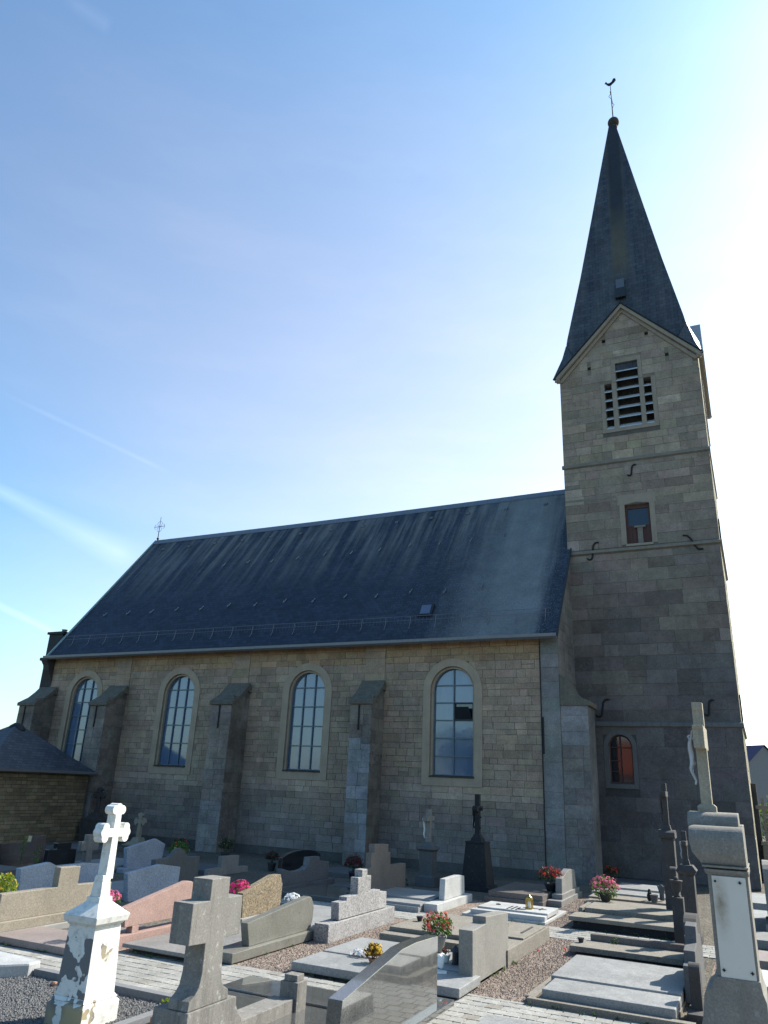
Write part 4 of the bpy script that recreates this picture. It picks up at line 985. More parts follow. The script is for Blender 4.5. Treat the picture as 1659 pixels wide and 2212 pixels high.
# --- big stone cross in the foreground with its kerb wall and pillar
bc = thing('stone_cross', 'heavy grey stone grave cross with a flared foot in the left foreground', 'cross', (.85,-14.8,0))
cx = [(-15.09,.375),(-15.08,.44),(-15.02,.475),(-14.98,.52),(-14.957,.61),(-14.955,.83),(-15.17,.84),(-15.17,1.14),(-14.955,1.14),(-14.955,1.3),(-14.705,1.3),(-14.705,1.14),(-14.5,1.14),(-14.49,.84),(-14.71,.84),(-14.70,.61),(-14.68,.52),(-14.65,.48),(-14.58,.445),(-14.57,.375)]
MB().prism(cx, .75, .95, 'X').build('cross', 'bluestone', bc, .006)
MB().prism([(-15.1,0),(-15.1,.372),(-14.47,.372),(-14.465,.31),(-14.43,.25),(-14.36,.19),(-14.34,.0)], .62, .965, 'X').build('plinth', 'bluestone', bc, .006)
kw = thing('stone_pillar', 'short square stone pillar with a stepped top at the end of a low wall', 'pillar', (.85,-13.4,0))
m = MB(); m.box(.76,.955,-13.46,-13.28,0,.285); m.box(.785,.93,-13.435,-13.305,.285,.34); m.build('pillar', 'bluestone', kw, .006)
MB().box(.70,.93,-14.33,-13.465,0,.155).build('low_wall', 'bluestone', kw, .006)
slab('grave_slab', 'shaded grey slab lying behind the foreground stone cross', 'bluestone_dark', -.06, .6, -16.4, -14.2, 0, .05)
m = MB(); m.box(.1,.2,-14.5,-14.4,.05,.1); m.box(.11,.19,-14.49,-14.41,.1,.115)
single(m, 'brick', 'terracotta', 'small broken red brick left of the foreground cross foot', 'brick', (.15,-14.45,.05), .004)
# --- kerbs of the gravel bed
m = MB(); m.box(-2.1,-.1,-13.86,-13.76,0,.09); m.box(-.14,-.05,-16.5,-13.87,0,.06)
single(m, 'kerb', 'kerb', 'dark stone kerb round the grey gravel bed', 'kerb', (-1,-14.5,0), .006)
m = MB(); m.prism([(-2.9,-13.7),(-2.12,-13.76),(-2.1,-13.93),(-2.3,-14.15),(-2.55,-14.4),(-3.2,-14.5)], 0, .15, 'Z')
single(m, 'concrete_block', 'white_granite', 'rough whitish broken stone block at the left edge of the gravel bed', 'stone block', (-2.5,-14.1,0), .02)
# --- white painted iron-style cross on its pedestal
wc = thing('grave_cross', 'white painted cross with trefoil ends on a tall peeling pedestal', 'cross', (-.49,-14.72,0))
PX, PY = -.49, -14.72
m = MB(); m.box(PX-.215,PX+.215,PY-.215,PY+.215,0,.185); m.frustum(PX,PY,.185,.215,.215,.215,.185,.185); m.frustum(PX,PY,.215,.245,.2,.2,.178,.178)
m.frustum(PX,PY,.245,.80,.177,.177,.158,.158); m.build('pedestal', 'peeling_white', wc, .004)
m = MB(); m.frustum(PX,PY,.795,.82,.165,.165,.18,.18); m.frustum(PX,PY,.82,.875,.195,.195,.208,.208); m.frustum(PX,PY,.876,.985,.208,.208,.075,.075); m.build('cap', 'peeling_white', wc, .004)
m = MB(); m.frustum(PX,PY,.98,1.02,.082,.082,.078,.078); m.frustum(PX,PY,1.02,1.15,.065,.06,.052,.05); m.frustum(PX,PY,1.15,1.2,.054,.05,.047,.045); m.build('cross_foot', 'peeling_white', wc, .003)
def trefoil_cross(cy, cz, w, arm, up, down, r):
    def arm_pts(L):
        # (along, across) going from +across side round to -across side
        out = [(w, w)]
        vs_ = r*1.05; uc = L-r*1.4; ue = L-r
        def c_arc(cu, cv, a0, a1, n=7): return [(cu+r*math.cos(R(a0+(a1-a0)*i/n)), cv+r*math.sin(R(a0+(a1-a0)*i/n))) for i in range(n+1)]
        a = math.degrees(math.asin(max(-1, min(1, (w-vs_)/r))))
        du, dv = ue-uc, -vs_; dd = math.hypot(du, dv); hh = math.sqrt(max(.0001, r*r-dd*dd/4)); mx, my = uc+du/2, vs_+dv/2; ox, oy = -dv/dd*hh, du/dd*hh
        P = (mx+ox, my+oy) if mx+ox > mx-ox else (mx-ox, my-oy)
        a1 = math.degrees(math.atan2(P[1]-vs_, P[0]-uc)); b0 = math.degrees(math.atan2(P[1], P[0]-ue))
        out += c_arc(uc, vs_, 180-a, a1); out += c_arc(ue, 0, b0, -b0)[1:-1]; low = [(p[0], -p[1]) for p in reversed(c_arc(uc, vs_, 180-a, a1))]
        return out + low + [(w, -w)]
    pts = []
    for k, L in (('up', up), ('right', arm)):
        A = arm_pts(L)
        if k == 'up': pts_u = [(-v, u) for u, v in A]     # from left side round the top to the right side
        else: pts_r = [(u, v) for u, v in A]
    left = [(-u, -v) for u, v in pts_r]
    outline = pts_u[::-1] if False else pts_u
    # order: up (left->right): across + is left
    full = outline[1:-1] + [(w, w)] + pts_r[1:-1] + [(w, -w), (w*1.25, -down), (-w*1.25, -down), (-w, -w)] + left[1:-1] + [(-w, w)]
    return [(cy+p[0], cz+p[1]) for p in full]
MB().prism(trefoil_cross(PY+.03, 1.565, .038, .19, .26, .40, .042), PX-.055, PX+.05, 'X').build('cross', 'peeling_white', wc, .003)

# --- tall crucifix monument at the right
P = thing('crucifix_monument', 'tall pale stone crucifix on a square pedestal with a blank white plaque, right foreground', 'crucifix', (4.83,-12.95,0))
m = MB(); m.prism([(4.5,0),(4.53,.42),(4.55,.5),(4.57,.64),(4.6,.68),(4.64,.7),(4.65,.76),(4.68,.78),(4.99,.78),(5.0,.7),(5.02,.64),(5.02,0)], -13.22, -12.62, 'Y'); m.build('base', 'monument_stone', P, .008)
m = MB(); m.box(4.68,4.985,-13.2,-12.65,.78,1.55); m.box(4.665,4.995,-13.21,-12.64,1.52,1.56); m.build('pedestal', 'monument_stone', P, .006)
m = MB(); m.box(4.71,4.965,-13.212,-13.2,.72+.06,1.51); pq = m.build('plaque', 'enamel', P, .002)
for x, z in ((4.735,1.47),(4.92,1.47),(4.735,.83),(4.94,.83)):
    m = MB(); m.tube([(x,-13.213,z),(x,-13.226,z)], .009, 8)
    if x > 4.9 or z < 1: m.prism([(x-.016,z),(x-.005,z+.005),(x,z+.016),(x+.005,z+.005),(x+.016,z),(x+.005,z-.005),(x,z-.016),(x-.005,z-.005)], -13.217, -13.2125, 'Y')
    m.build('fixing_bolt', 'iron', pq)
m = MB(); m.box(4.66,4.992,-13.222,-12.63,1.535,1.558); m.box(4.645,4.996,-13.23,-12.62,1.572,1.588); m.build('moulding', 'monument_stone', P, .004)
cap = MB()
rp = [(-13.16,1.56),(-13.2,1.6),(-13.23,1.68)] + [(-13.1+.13*math.cos(a), 1.76+.13*math.sin(a)) for a in [math.pi-.16*i for i in range(0, 11)]] + [(-13.02,1.88),(-12.98,1.9),(-12.6,1.9),(-12.58,1.56)]
def capblock(m, rp, x0, x1, xin):   # outline in Y,Z between x0 and x1, tapering in below
    n = len(rp); zb, zt = 1.56, 1.70
    def X0(z): t = max(0, min(1, (z-zb)/(zt-zb))); return xin+(x0-xin)*t
    v = [(X0(z), y, z) for y, z in rp] + [(x1, y, z) for y, z in rp]
    m.add(v, [tuple(range(n)), tuple(range(2*n-1, n-1, -1))] + [(i, i+n, (i+1) % n+n, (i+1) % n) for i in range(n)])
capblock(cap, rp, 4.56, 4.985, 4.67)
cap.build('scroll_cap', 'monument_stone', P, .006)
m = MB(); m.prism([(-13.06,1.885)] + [(-12.95+.11*math.cos(math.pi-.13*i), 1.895+.1*math.sin(math.pi-.13*i)) for i in range(0, 13)] + [(-12.66,1.995),(-12.62,1.885)], 4.55, 4.955, 'X'); m.build('scroll_top', 'monument_stone', P, .005)
m = MB(); m.frustum(4.71,-12.84,1.985,2.04,.077,.07,.077,.07); m.frustum(4.71,-12.84,2.04,2.06,.077,.07,.055,.055)
YC = -12.84; ccx = 4.708
cr = [(YC-.052,2.05),(YC-.046,2.53),(YC-.25,2.53),(YC-.25,2.69),(YC-.26,2.70),(YC-.26,2.725),(YC-.046,2.725),(YC-.046,2.86),(YC-.06,2.88),(YC-.06,2.945),(YC+.06,2.945),(YC+.06,2.88),(YC+.046,2.86),(YC+.046,2.725),(YC+.26,2.725),(YC+.26,2.70),(YC+.25,2.69),(YC+.25,2.53),(YC+.046,2.53),(YC+.052,2.05)]
m.prism(cr, ccx-.044, ccx+.048, 'X'); m.build('cross', 'limestone_cross', P, .004)
fx = ccx-.075
J = {'hip': ((fx,YC,2.44),.028), 'chest': ((fx-.022,YC,2.56),.034), 'neck': ((fx-.01,YC,2.62),.014), 'head': ((fx-.026,YC-.005,2.655),.024), 'shl': ((fx-.005,YC-.045,2.60),.014), 'shr': ((fx-.005,YC+.045,2.60),.014),
     'ell': ((fx+.01,YC-.12,2.635),.011), 'elr': ((fx+.01,YC+.12,2.635),.011), 'hl': ((fx+.024,YC-.2,2.68),.009), 'hr': ((fx+.024,YC+.2,2.68),.009),
     'kl': ((fx-.03,YC-.014,2.35),.017), 'kr': ((fx-.03,YC+.014,2.35),.017), 'al': ((fx+.015,YC-.008,2.25),.011), 'ar': ((fx+.008,YC+.008,2.25),.011), 'fl': ((fx+.0,YC-.008,2.22),.009), 'fr': ((fx-.005,YC+.008,2.22),.009)}
skin('corpus', J, [('hip','chest'),('chest','neck'),('neck','head'),('chest','shl'),('chest','shr'),('shl','ell'),('shr','elr'),('ell','hl'),('elr','hr'),('hip','kl'),('hip','kr'),('kl','al'),('kr','ar'),('al','fl'),('ar','fr')], 'corpus_metal', P)

# --- right-hand row: slabs
t = thing('grave_slab', 'light grey double slab inside a dark kerb at the right front of the row', 'grave slab', (3.4,-10.6,0))
MB().box(2.83,4.16,-11.58,-11.0,.06,.15).build('top_slab', 'pale_slab', t, .012); MB().box(2.78,4.16,-10.97,-9.62,.06,.165).build('top_slab', 'pale_slab', t, .012)
m = MB(); m.box(2.7,4.34,-11.7,-11.6,0,.072); m.box(2.66,2.76,-11.59,-11.02,0,.07); m.box(2.66,2.76,-11.0,-9.55,0,.06); m.box(2.77,4.16,-11.59,-9.62,0,.05); m.build('kerb', 'weather_slab', t, .006)
t = slab('grave_slab', 'old mossy brown slab behind the light double slab in the right row', 'weather_slab', 2.52, 4.0, -8.86, -8.3, .06, .13, (2.6,4.0,-8.75,-8.3,0,.058), 'old_dark_stone')
MB().box(2.7,4.0,-8.28,-8.16,.0,.21).build('back_kerb', 'brown_granite', t, .006); MB().box(2.66,4.0,-9.5,-8.9,0,.045).build('base', 'old_dark_stone', t, .006)
t = slab('grave_slab', 'raised dark grave with a stepped grey top, crossed by long shadows, by the paved cross path', 'weather_slab', 2.02, 3.72, -6.62, -6.02, .12, .185, (2.08,3.72,-6.55,-5.1,0,.12), 'black_stone')
MB().box(2.16,3.7,-5.98,-5.12,.122,.255).build('top_slab', 'weather_slab', t, .008); MB().box(2.06,2.13,-6.0,-5.2,.122,.25).build('kerb', 'weather_slab', t, .008)
slab('grave_slab', 'thick grey slab just behind the pink flowers in the right row', 'weather_slab', 1.9, 3.45, -4.72, -4.2, .0, .2)
slab('grave_slab', 'narrow grey slab with the dark figurines on its right end', 'weather_slab', 1.85, 3.4, -4.05, -3.5, .0, .22)
slab('grave_slab', 'pale sunlit slab second from the tower foot', 'pale_slab', 1.76, 3.3, -3.28, -2.55, .0, .23)
slab('grave_slab', 'pale sunlit slab nearest the tower foot', 'pale_slab', 2.06, 3.2, -2.35, -1.3, .0, .25)
slab('grave_slab', 'shaded low grey slab lying against the tower wall', 'bluestone_dark', 1.5, 3.2, -.7, 1.7, .0, .06)
# --- right-hand row: uprights seen from the side
headstone('headstone', 'dark stone headstone with stepped outline at the end of the light double slab', 'bluestone_dark', [(-10.78,.05),(-10.78,.40),(-10.62,.42),(-10.6,.52),(-10.3,.56),(-10.25,.72),(-10.05,.74),(-10.0,.62),(-9.75,.58),(-9.72,.45),(-9.55,.42),(-9.55,.05)], 4.18, 4.3)
def roll_stele(name, label, x0, x1, y0, y1, zt, r, mat, zmid=None):
    t = thing(name, label, 'headstone', ((x0+x1)/2, (y0+y1)/2, 0)); yc = (y0+y1)/2
    top = [(yc+(y1-y0)/2*math.cos(math.pi*i/10), zt-r+r*math.sin(math.pi*i/10)) for i in range(11)]
    MB().prism([(y1,0)] + top + [(y0,0)], x0, x1, 'X').build('stone', mat, t, .005)
    if zmid:
        y2 = y0-.12; top = [(y2+.07*math.cos(math.pi*i/8), zmid-.09+.09*math.sin(math.pi*i/8)) for i in range(9)]
        MB().prism([(y2+.07,0)] + top + [(y2-.07,0)], x0+.02, x1-.0, 'X').build('scroll', mat, t, .005)
    MB().box(x0-.03, x1+.03, y0-.2, y1+.03, 0, .09).build('plinth', mat, t, .005)
    return t
roll_stele('headstone', 'low round-topped stone block beside the crucifix monument base', 4.27, 4.38, -11.2, -11.02, .5, .07, 'old_dark_stone')
roll_stele('headstone', 'dark round-topped headstone with a scroll foot behind the mossy brown slab', 4.04, 4.2, -9.0, -8.3, .66, .2, 'old_dark_stone', .46)
t = thing('urn_pillar', 'square stone pillar topped by a small planter urn in the right row', 'pillar', (3.9,-7.9,0))
MB().box(3.82,3.975,-8.0,-7.82,0,.76).build('pillar', 'old_dark_stone', t, .006)
m = MB(); m.lathe(3.89,-7.9,[(.05,.76),(.03,.79),(.03,.81),(.07,.86),(.075,.95),(.09,.965),(.09,.98),(.04,.98)],14); m.sphere((3.89,-7.9,.995),.035,10,6); m.build('urn', 'old_dark_stone', t, 0, True)
def cross_stele(label, x0, x1, y, d, zb, zt, mat, cmat, arm, czs, capround=False, cw=.035, name='crucifix'):
    t = thing(name, label, 'crucifix', ((x0+x1)/2, y+d/2, 0)); xm = (x0+x1)/2
    m = MB(); m.box(x0+.03, x1-.03, y+.02, y+d-.02, .12, zb-.14); m.box(x0-.01, x1+.01, y-.02, y+d+.02, 0, .12)
    m.build('pedestal', mat, t, .006)
    m = MB()
    if capround: m.prism([(y-.02,zb-.14),(y-.04,zb-.1)] + [(y+d/2+(d/2+.03)*math.cos(math.pi-math.pi*i/8), zb-.07+.07*math.sin(math.pi*i/8)) for i in range(9)] + [(y+d+.04,zb-.1),(y+d+.02,zb-.14)], x0, x1, 'X')
    else: m.frustum(xm, y+d/2, zb-.14, zb-.08, (x1-x0)/2-.02, d/2, (x1-x0)/2+.02, d/2+.03); m.frustum(xm, y+d/2, zb-.08, zb, (x1-x0)/2+.02, d/2+.03, (x1-x0)/2-.04, d/2-.03)
    m.build('cornice', mat, t, .005)
    m = MB(); yc = y+d/2; w = cw
    m.frustum(xm, yc, zb-.01, zb+.08, w*1.7, w*1.7, w*1.2, w*1.2)
    m.prism([(yc-w,zb+.07),(yc-w,czs-w),(yc-arm,czs-w),(yc-arm,czs+w),(yc-w,czs+w),(yc-w,zt),(yc+w,zt),(yc+w,czs+w),(yc+arm,czs+w),(yc+arm,czs-w),(yc+w,czs-w),(yc+w,zb+.07)], xm-w, xm+w, 'X'); m.build('cross', cmat, t, .004)
    fx = xm-w-.02; H = zt-zb; s = H/.95
    J = {'hip': ((fx,yc,zb+.40*H),.02*s), 'chest': ((fx-.012,yc,zb+.56*H),.024*s), 'head': ((fx-.018,yc,zb+.68*H),.018*s), 'hl': ((fx+.012,yc-arm*.8,czs),.008*s), 'hr': ((fx+.012,yc+arm*.8,czs),.008*s), 'k': ((fx-.016,yc,zb+.28*H),.016*s), 'f': ((fx,yc,zb+.16*H),.009*s)}
    skin('corpus', J, [('hip','chest'),('chest','head'),('chest','hl'),('chest','hr'),('hip','k'),('k','f')], 'corpus_metal' if not capround else 'old_dark_stone', t)
    return t
cross_stele('dark grave crucifix with a moulded pedestal, just left of the tall pale crucifix monument', 3.80, 4.07, -6.7, .3, 1.1, 1.6, 'old_dark_stone', 'old_dark_stone', .16, 1.42)
cross_stele('tallest dark crucifix of the right row, standing on a round-capped pedestal before the tower', 3.38, 3.66, -5.15, .3, 1.55, 2.35, 'old_dark_stone', 'old_dark_stone', .2, 2.16, True, .045)
roll_stele('headstone', 'slim dark round-topped stone between the two dark crucifixes', 3.6, 3.7, -5.9, -5.7, 1.0, .08, 'old_dark_stone')
m = MB(); m.box(3.4,3.43,-4.83,-4.8,0,.9); m.box(3.385,3.445,-4.845,-4.785,.9,.925)
single(m, 'grave_post', 'white_ceramic', 'thin white post left of the tallest dark crucifix', 'post', (3.41,-4.8,0), .003)
# figurines on the narrow slab
J = {'hip': ((2.98,-3.85,.27),.05), 'chest': ((2.98,-3.85,.36),.04), 'head': ((2.98,-3.86,.43),.028), 'k': ((2.98,-3.92,.25),.045), 'hand': ((2.98,-3.92,.36),.015)}
o = skin('figurine', J, [('hip','chest'),('chest','head'),('hip','k'),('chest','hand')], 'black_stone', None, (2.98,-3.85,.22)); tag(o, 'dark kneeling figurine on the narrow grey slab in the right row', 'figurine')
J = {'hip': ((3.2,-3.8,.3),.05), 'chest': ((3.2,-3.8,.42),.045), 'head': ((3.2,-3.81,.52),.028), 'base': ((3.2,-3.8,.235),.05), 'wl': ((3.12,-3.8,.5),.014), 'wr': ((3.28,-3.8,.5),.014)}
o = skin('figurine', J, [('base','hip'),('hip','chest'),('chest','head'),('chest','wl'),('chest','wr')], 'bluestone_dark', None, (3.2,-3.8,.22)); tag(o, 'dark standing figurine with raised arms on the narrow grey slab', 'figurine')
m = MB(); m.lathe(3.08,-4.0,[(.05,.2),(.06,.25),(.075,.33),(.08,.35),(.06,.35)],12)
single(m, 'grave_vase', 'bluestone_dark', 'grey stone vase in front of the dark figurines', 'vase', (3.08,-4.0,.2))
# right of the crucifix monument
slab('grave_slab', 'white slab at the right edge behind the crucifix monument, closest one', 'white_granite', 4.9, 6.6, -9.75, -8.75, 0, .12)
slab('grave_slab', 'mauve slab at the right edge, next beyond the white one', 'mauve_slab', 4.86, 6.6, -8.2, -7.4, 0, .13)
slab('grave_slab', 'blue shaded slab at the right edge beyond the paved cross path', 'grey_granite', 4.8, 6.6, -6.4, -5.5, 0, .12)
slab('grave_slab', 'light slab with a dark front at the right edge in the middle distance', 'pale_slab', 4.75, 6.6, -4.6, -3.4, 0, .2)
slab('grave_slab', 'pale slab at the right edge furthest back by the tower corner', 'pale_slab', 4.7, 6.6, -2.3, -.4, 0, .2)
headstone('headstone', 'rounded grey headstone cut by the right edge beside the tower corner', 'bluestone', [(-5.2,.2),(-5.2,.95)] + [(-4.75-.45*math.cos(math.pi*i/8), .95+.2*math.sin(math.pi*i/8)) for i in range(1,8)] + [(-4.3,.95),(-4.3,.2)], 5.02, 5.16, (-5.3,-4.2,0,.2,4.97,5.2))
slab('grave_slab', 'pale stone cap piece at the bottom edge in front of the right row', 'pale_slab', 2.62, 4.1, -14.2, -12.75, .0, .13)

# --- shaded stones at the back
headstone('headstone', 'blue grey granite headstone with an angled top, directly behind the pink stone', 'blue_granite', [(-9.40,.0),(-9.49,.46),(-8.66,.55),(-8.10,.47),(-8.12,.0)], -5.1, -5.0)
slab('grave_slab', 'shaded pale slab left of the blue grey angled headstone', 'pale_slab', -6.4, -5.2, -9.3, -7.9, .0, .12)
headstone('headstone', 'blue grey granite headstone with a steep left slope, right of the white cross head', 'blue_granite', [(-6.34,.1),(-6.42,.51),(-5.48,.67),(-5.14,.54),(-5.22,.1)], -8.06, -7.96, (-6.5,-5.0,0,.1,-8.1,-7.9))
slab('grave_slab', 'shaded slab behind the steep blue grey headstone', 'pale_slab', -9.4, -8.15, -6.6, -5.2, .0, .14)
headstone('headstone', 'grey headstone with a rounded hump between two low wings', 'bluestone_dark', [(-8.19,0),(-8.19,.555),(-7.8,.57),(-7.72,.6),(-7.65,.67),(-7.58,.715),(-7.5,.73),(-7.42,.71),(-7.35,.66),(-7.28,.58),(-7.2,.55),(-6.86,.55),(-6.86,0)], -5.66, -5.54)
headstone('headstone', 'low grey granite headstone with a tall middle and a carved groove', 'grey_granite', [(-5.62,0),(-5.61,.15),(-5.15,.16),(-5.15,.395),(-4.5,.385),(-4.5,.14),(-4.1,.13),(-4.09,0)], -6.35, -6.23)
slab('grave_slab', 'dark shaded slab under the nave wall, centre left', 'bluestone_dark', -7.6, -6.4, -5.4, -4.2, .0, .1)
headstone('headstone', 'black stepped headstone behind the tan granite cross stone', 'black_polish', [(-8.12,.0),(-8.11,.52),(-7.90,.515),(-7.90,.64),(-7.52,.635),(-7.52,.505),(-7.36,.5),(-7.33,0)], -8.64, -8.52)
t = thing('stone_cross', 'plain grey stone cross in the shade behind the white cross', 'cross', (-9.17,-6.45,0))
MB().prism([(-6.49,.0),(-6.49,.375),(-6.67,.385),(-6.67,.575),(-6.51,.58),(-6.51,.72),(-6.3,.72),(-6.3,.58),(-6.13,.575),(-6.13,.385),(-6.3,.375),(-6.3,0)], -9.22, -9.1, 'X').build('cross', 'bluestone', t, .006)
MB().box(-9.3,-9.05,-6.6,-6.2,0,.1).build('plinth', 'bluestone', t, .006)
headstone('headstone', 'wide blue granite headstone partly hidden by the tan cross stone', 'blue_granite', [(-10.69,.0),(-10.75,.525),(-10.15,.585),(-9.98,.515),(-9.3,.52),(-8.78,.47),(-8.74,0)], -6.3, -6.18)
slab('grave_slab', 'shaded pale slab behind the wide blue granite headstone', 'pale_slab', -7.8, -6.4, -10.4, -8.9, .0, .1)
headstone('headstone', 'long black headstone with a raised block in front of the annex', 'black_polish', [(-9.6,.1),(-9.6,.57),(-7.43,.55),(-7.42,.68),(-7.05,.68),(-7.0,.5),(-7.0,.1)], -10.0, -9.88, (-9.7,-6.9,0,.1,-10.1,-9.8))
slab('grave_slab', 'dark low slab in front of the long black headstone', 'bluestone_dark', -9.7, -8.75, -9.6, -8.3, .0, .16)
headstone('headstone', 'dark granite headstone with a swooping hollow top and a square block', 'dark_carved', [(-6.76,.14),(-6.76,.46),(-6.58,.42),(-6.34,.38),(-6.11,.375),(-5.9,.4),(-5.76,.45),(-5.74,.61),(-5.31,.6),(-5.31,.515),(-4.9,.48),(-4.86,.14)], -3.7, -3.56, (-6.8,-4.7,0,.14,-3.76,-3.5))
headstone('headstone', 'black polished headstone with a wide curved top against the nave wall', 'black_polish', [(-3.78,.0),(-3.76,.34),(-3.5,.41),(-3.28,.445),(-3.08,.462),(-2.85,.468),(-2.63,.462),(-2.43,.448),(-2.23,.42),(-1.94,.34),(-1.93,0)], -5.6, -5.48)
slab('grave_slab', 'dark polished slab right of the swooping granite headstone', 'dark_polish', -3.4, -1.95, -7.05, -5.6, .0, .1)
headstone('headstone', 'brown granite headstone stepped up to a tall block, in the shade by the buttress', 'brown_granite', [(-6.66,.1),(-6.64,.575),(-6.47,.61),(-6.48,.855),(-6.35,.86),(-6.35,1.01),(-5.73,.985),(-5.72,.84),(-5.61,.83),(-5.6,.59),(-4.84,.58),(-4.83,.1)], -1.88, -1.75, (-6.75,-4.6,0,.1,-1.95,-1.68))
m = MB(); m.lathe(-1.5,-6.3,[(.08,.1),(.1,.13),(.1,.15)],12); m.box(-1.62,-1.38,-6.4,-6.2,.0,.1)
single(m, 'grave_dish', 'old_dark_stone', 'small dark dish at the foot of the stepped brown headstone', 'dish', (-1.5,-6.3,0))
for lab, (x0, x1, y0, y1, z) in {'dark bare slab against the nave wall, right of the curved black headstone': (-4.8,-3.6,-3.4,-2.2,.1), 'grey slab in shade left of the stepped brown headstone': (-3.3,-2.0,-5.4,-4.2,.08), 'narrow shaded slab under the second nave window': (-10.5,-9.0,-3.6,-2.4,.1), 'shaded slab beneath the left nave windows': (-13.2,-11.6,-4.0,-2.6,.1)}.items():
    slab('grave_slab', lab, 'bluestone_dark', x0, x1, y0, y1, 0, z)

# --- crucifixes along the wall
t = thing('crucifix', 'grey crucifix monument with a white figure against the nave wall', 'crucifix', (-1.88,-3.3,0)); wx, wy = -1.88, -3.3
m = MB(); m.box(wx-.22,wx+.22,wy-.2,wy+.2,0,.2); m.frustum(wx,wy,.2,.24,.2,.18,.16,.15); m.box(wx-.155,wx+.155,wy-.145,wy+.145,.24,.72); m.build('pedestal', 'bluestone_dark', t, .006)
m = MB(); m.frustum(wx,wy,.72,.77,.16,.15,.21,.2); m.frustum(wx,wy,.77,.82,.22,.21,.2,.19); m.frustum(wx,wy,.82,.92,.14,.13,.07,.07); m.build('cornice', 'bluestone_dark', t, .006)
m = MB(); m.prism([(wy-.05,.9),(wy-.05,1.36),(wy-.22,1.36),(wy-.22,1.46),(wy-.05,1.46),(wy-.05,1.62),(wy+.05,1.62),(wy+.05,1.46),(wy+.22,1.46),(wy+.22,1.36),(wy+.05,1.36),(wy+.05,.9)], wx-.055, wx+.055, 'X'); m.build('cross', 'bluestone', t, .005)
fx = wx-.09
J = {'hip': ((fx,wy,1.17),.028), 'chest': ((fx-.015,wy,1.29),.032), 'head': ((fx-.025,wy,1.39),.024), 'hl': ((fx+.02,wy-.19,1.41),.01), 'hr': ((fx+.02,wy+.19,1.41),.01), 'k': ((fx-.02,wy,1.08),.022), 'f': ((fx,wy,.98),.013)}
skin('corpus', J, [('hip','chest'),('chest','head'),('chest','hl'),('chest','hr'),('hip','k'),('k','f')], 'white_ceramic', t)
t = thing('crucifix', 'black tapering crucifix monument with knobbed cross against the nave wall', 'crucifix', (-.79,-3.0,0)); wx, wy = -.79, -3.0
m = MB(); m.frustum(wx,wy,0,.1,.36,.34,.35,.33); m.frustum(wx,wy,.1,.96,.3,.28,.22,.2); m.frustum(wx,wy,.96,.99,.24,.22,.23,.21); m.build('pedestal', 'black_stone', t, .01)
m = MB(); m.frustum(wx,wy,.99,1.07,.13,.13,.11,.11); m.frustum(wx,wy,1.07,1.14,.1,.1,.065,.065)
m.prism([(wy-.055,1.13),(wy-.05,1.62),(wy-.2,1.63),(wy-.22,1.68),(wy-.2,1.74),(wy-.05,1.74),(wy-.05,1.9),(wy-.055,1.99),(wy+.055,1.99),(wy+.05,1.9),(wy+.05,1.74),(wy+.2,1.74),(wy+.22,1.68),(wy+.2,1.63),(wy+.05,1.62),(wy+.055,1.13)], wx-.055, wx+.055, 'X')
for sx, sz in ((-.075,1.28),(.075,1.28),(-.08,1.5),(.08,1.5),(0,1.2)): m.sphere((wx+sx,wy-.03,sz), .022, 8, 5)
m.sphere((wx-.1,wy-.02,1.68),.035,8,5); m.sphere((wx+.1,wy-.02,1.68),.035,8,5)
m.build('cross', 'black_stone', t, .004)
J = {'hip': ((wx-.09,wy,1.42),.025), 'chest': ((wx-.1,wy,1.54),.03), 'head': ((wx-.11,wy,1.64),.022), 'hl': ((wx-.07,wy-.16,1.67),.01), 'hr': ((wx-.07,wy+.16,1.67),.01), 'k': ((wx-.11,wy,1.33),.02), 'f': ((wx-.09,wy,1.25),.012)}
skin('corpus', J, [('hip','chest'),('chest','head'),('chest','hl'),('chest','hr'),('hip','k'),('k','f')], 'black_stone', t)
def small_cross(label, x, y, zb, zt, arm, ze, mat):
    t = thing('stone_cross', label, 'cross', (x, y, 0)); w = .07
    m = MB(); m.box(x-.36,x+.36,y-.3,y+.3,0,zb-.2); m.frustum(x,y,zb-.2,zb-.12,.3,.28,.2,.2); m.frustum(x,y,zb-.12,zb,.17,.17,.12,.12); m.build('pedestal', mat, t, .01)
    m = MB(); pr = trefoil_cross(0, ze, w*.8, arm, zt-ze, ze-zb+.02, w*.75); m.prism([(x+p[0], p[1]) for p in pr], y-.05, y+.05, 'Y'); m.build('cross', mat, t, .006)
small_cross('dark cross with knobbed arms on a pedestal beside the annex corner', -14.5, -1.0, .86, 1.64, .25, 1.39, 'old_dark_stone')
small_cross('small brownish cross with dark arm ends below the second nave window', -12.6, -1.0, .24, .96, .23, .7, 'limestone_cross')
m = MB(); m.box(.95,1.05,.2,.3,0,1.1); m.box(1.1,1.22,.45,.55,0,1.35); m.box(1.08,1.24,.43,.57,1.35,1.42); m.tube([(1.0,.25,1.1),(1.0,.25,1.4)],.02,6)
single(m, 'leaning_stones', 'black_stone', 'dark old stone fragments stood in the corner between buttress and tower', 'stone', (1.05,.35,0), .01)

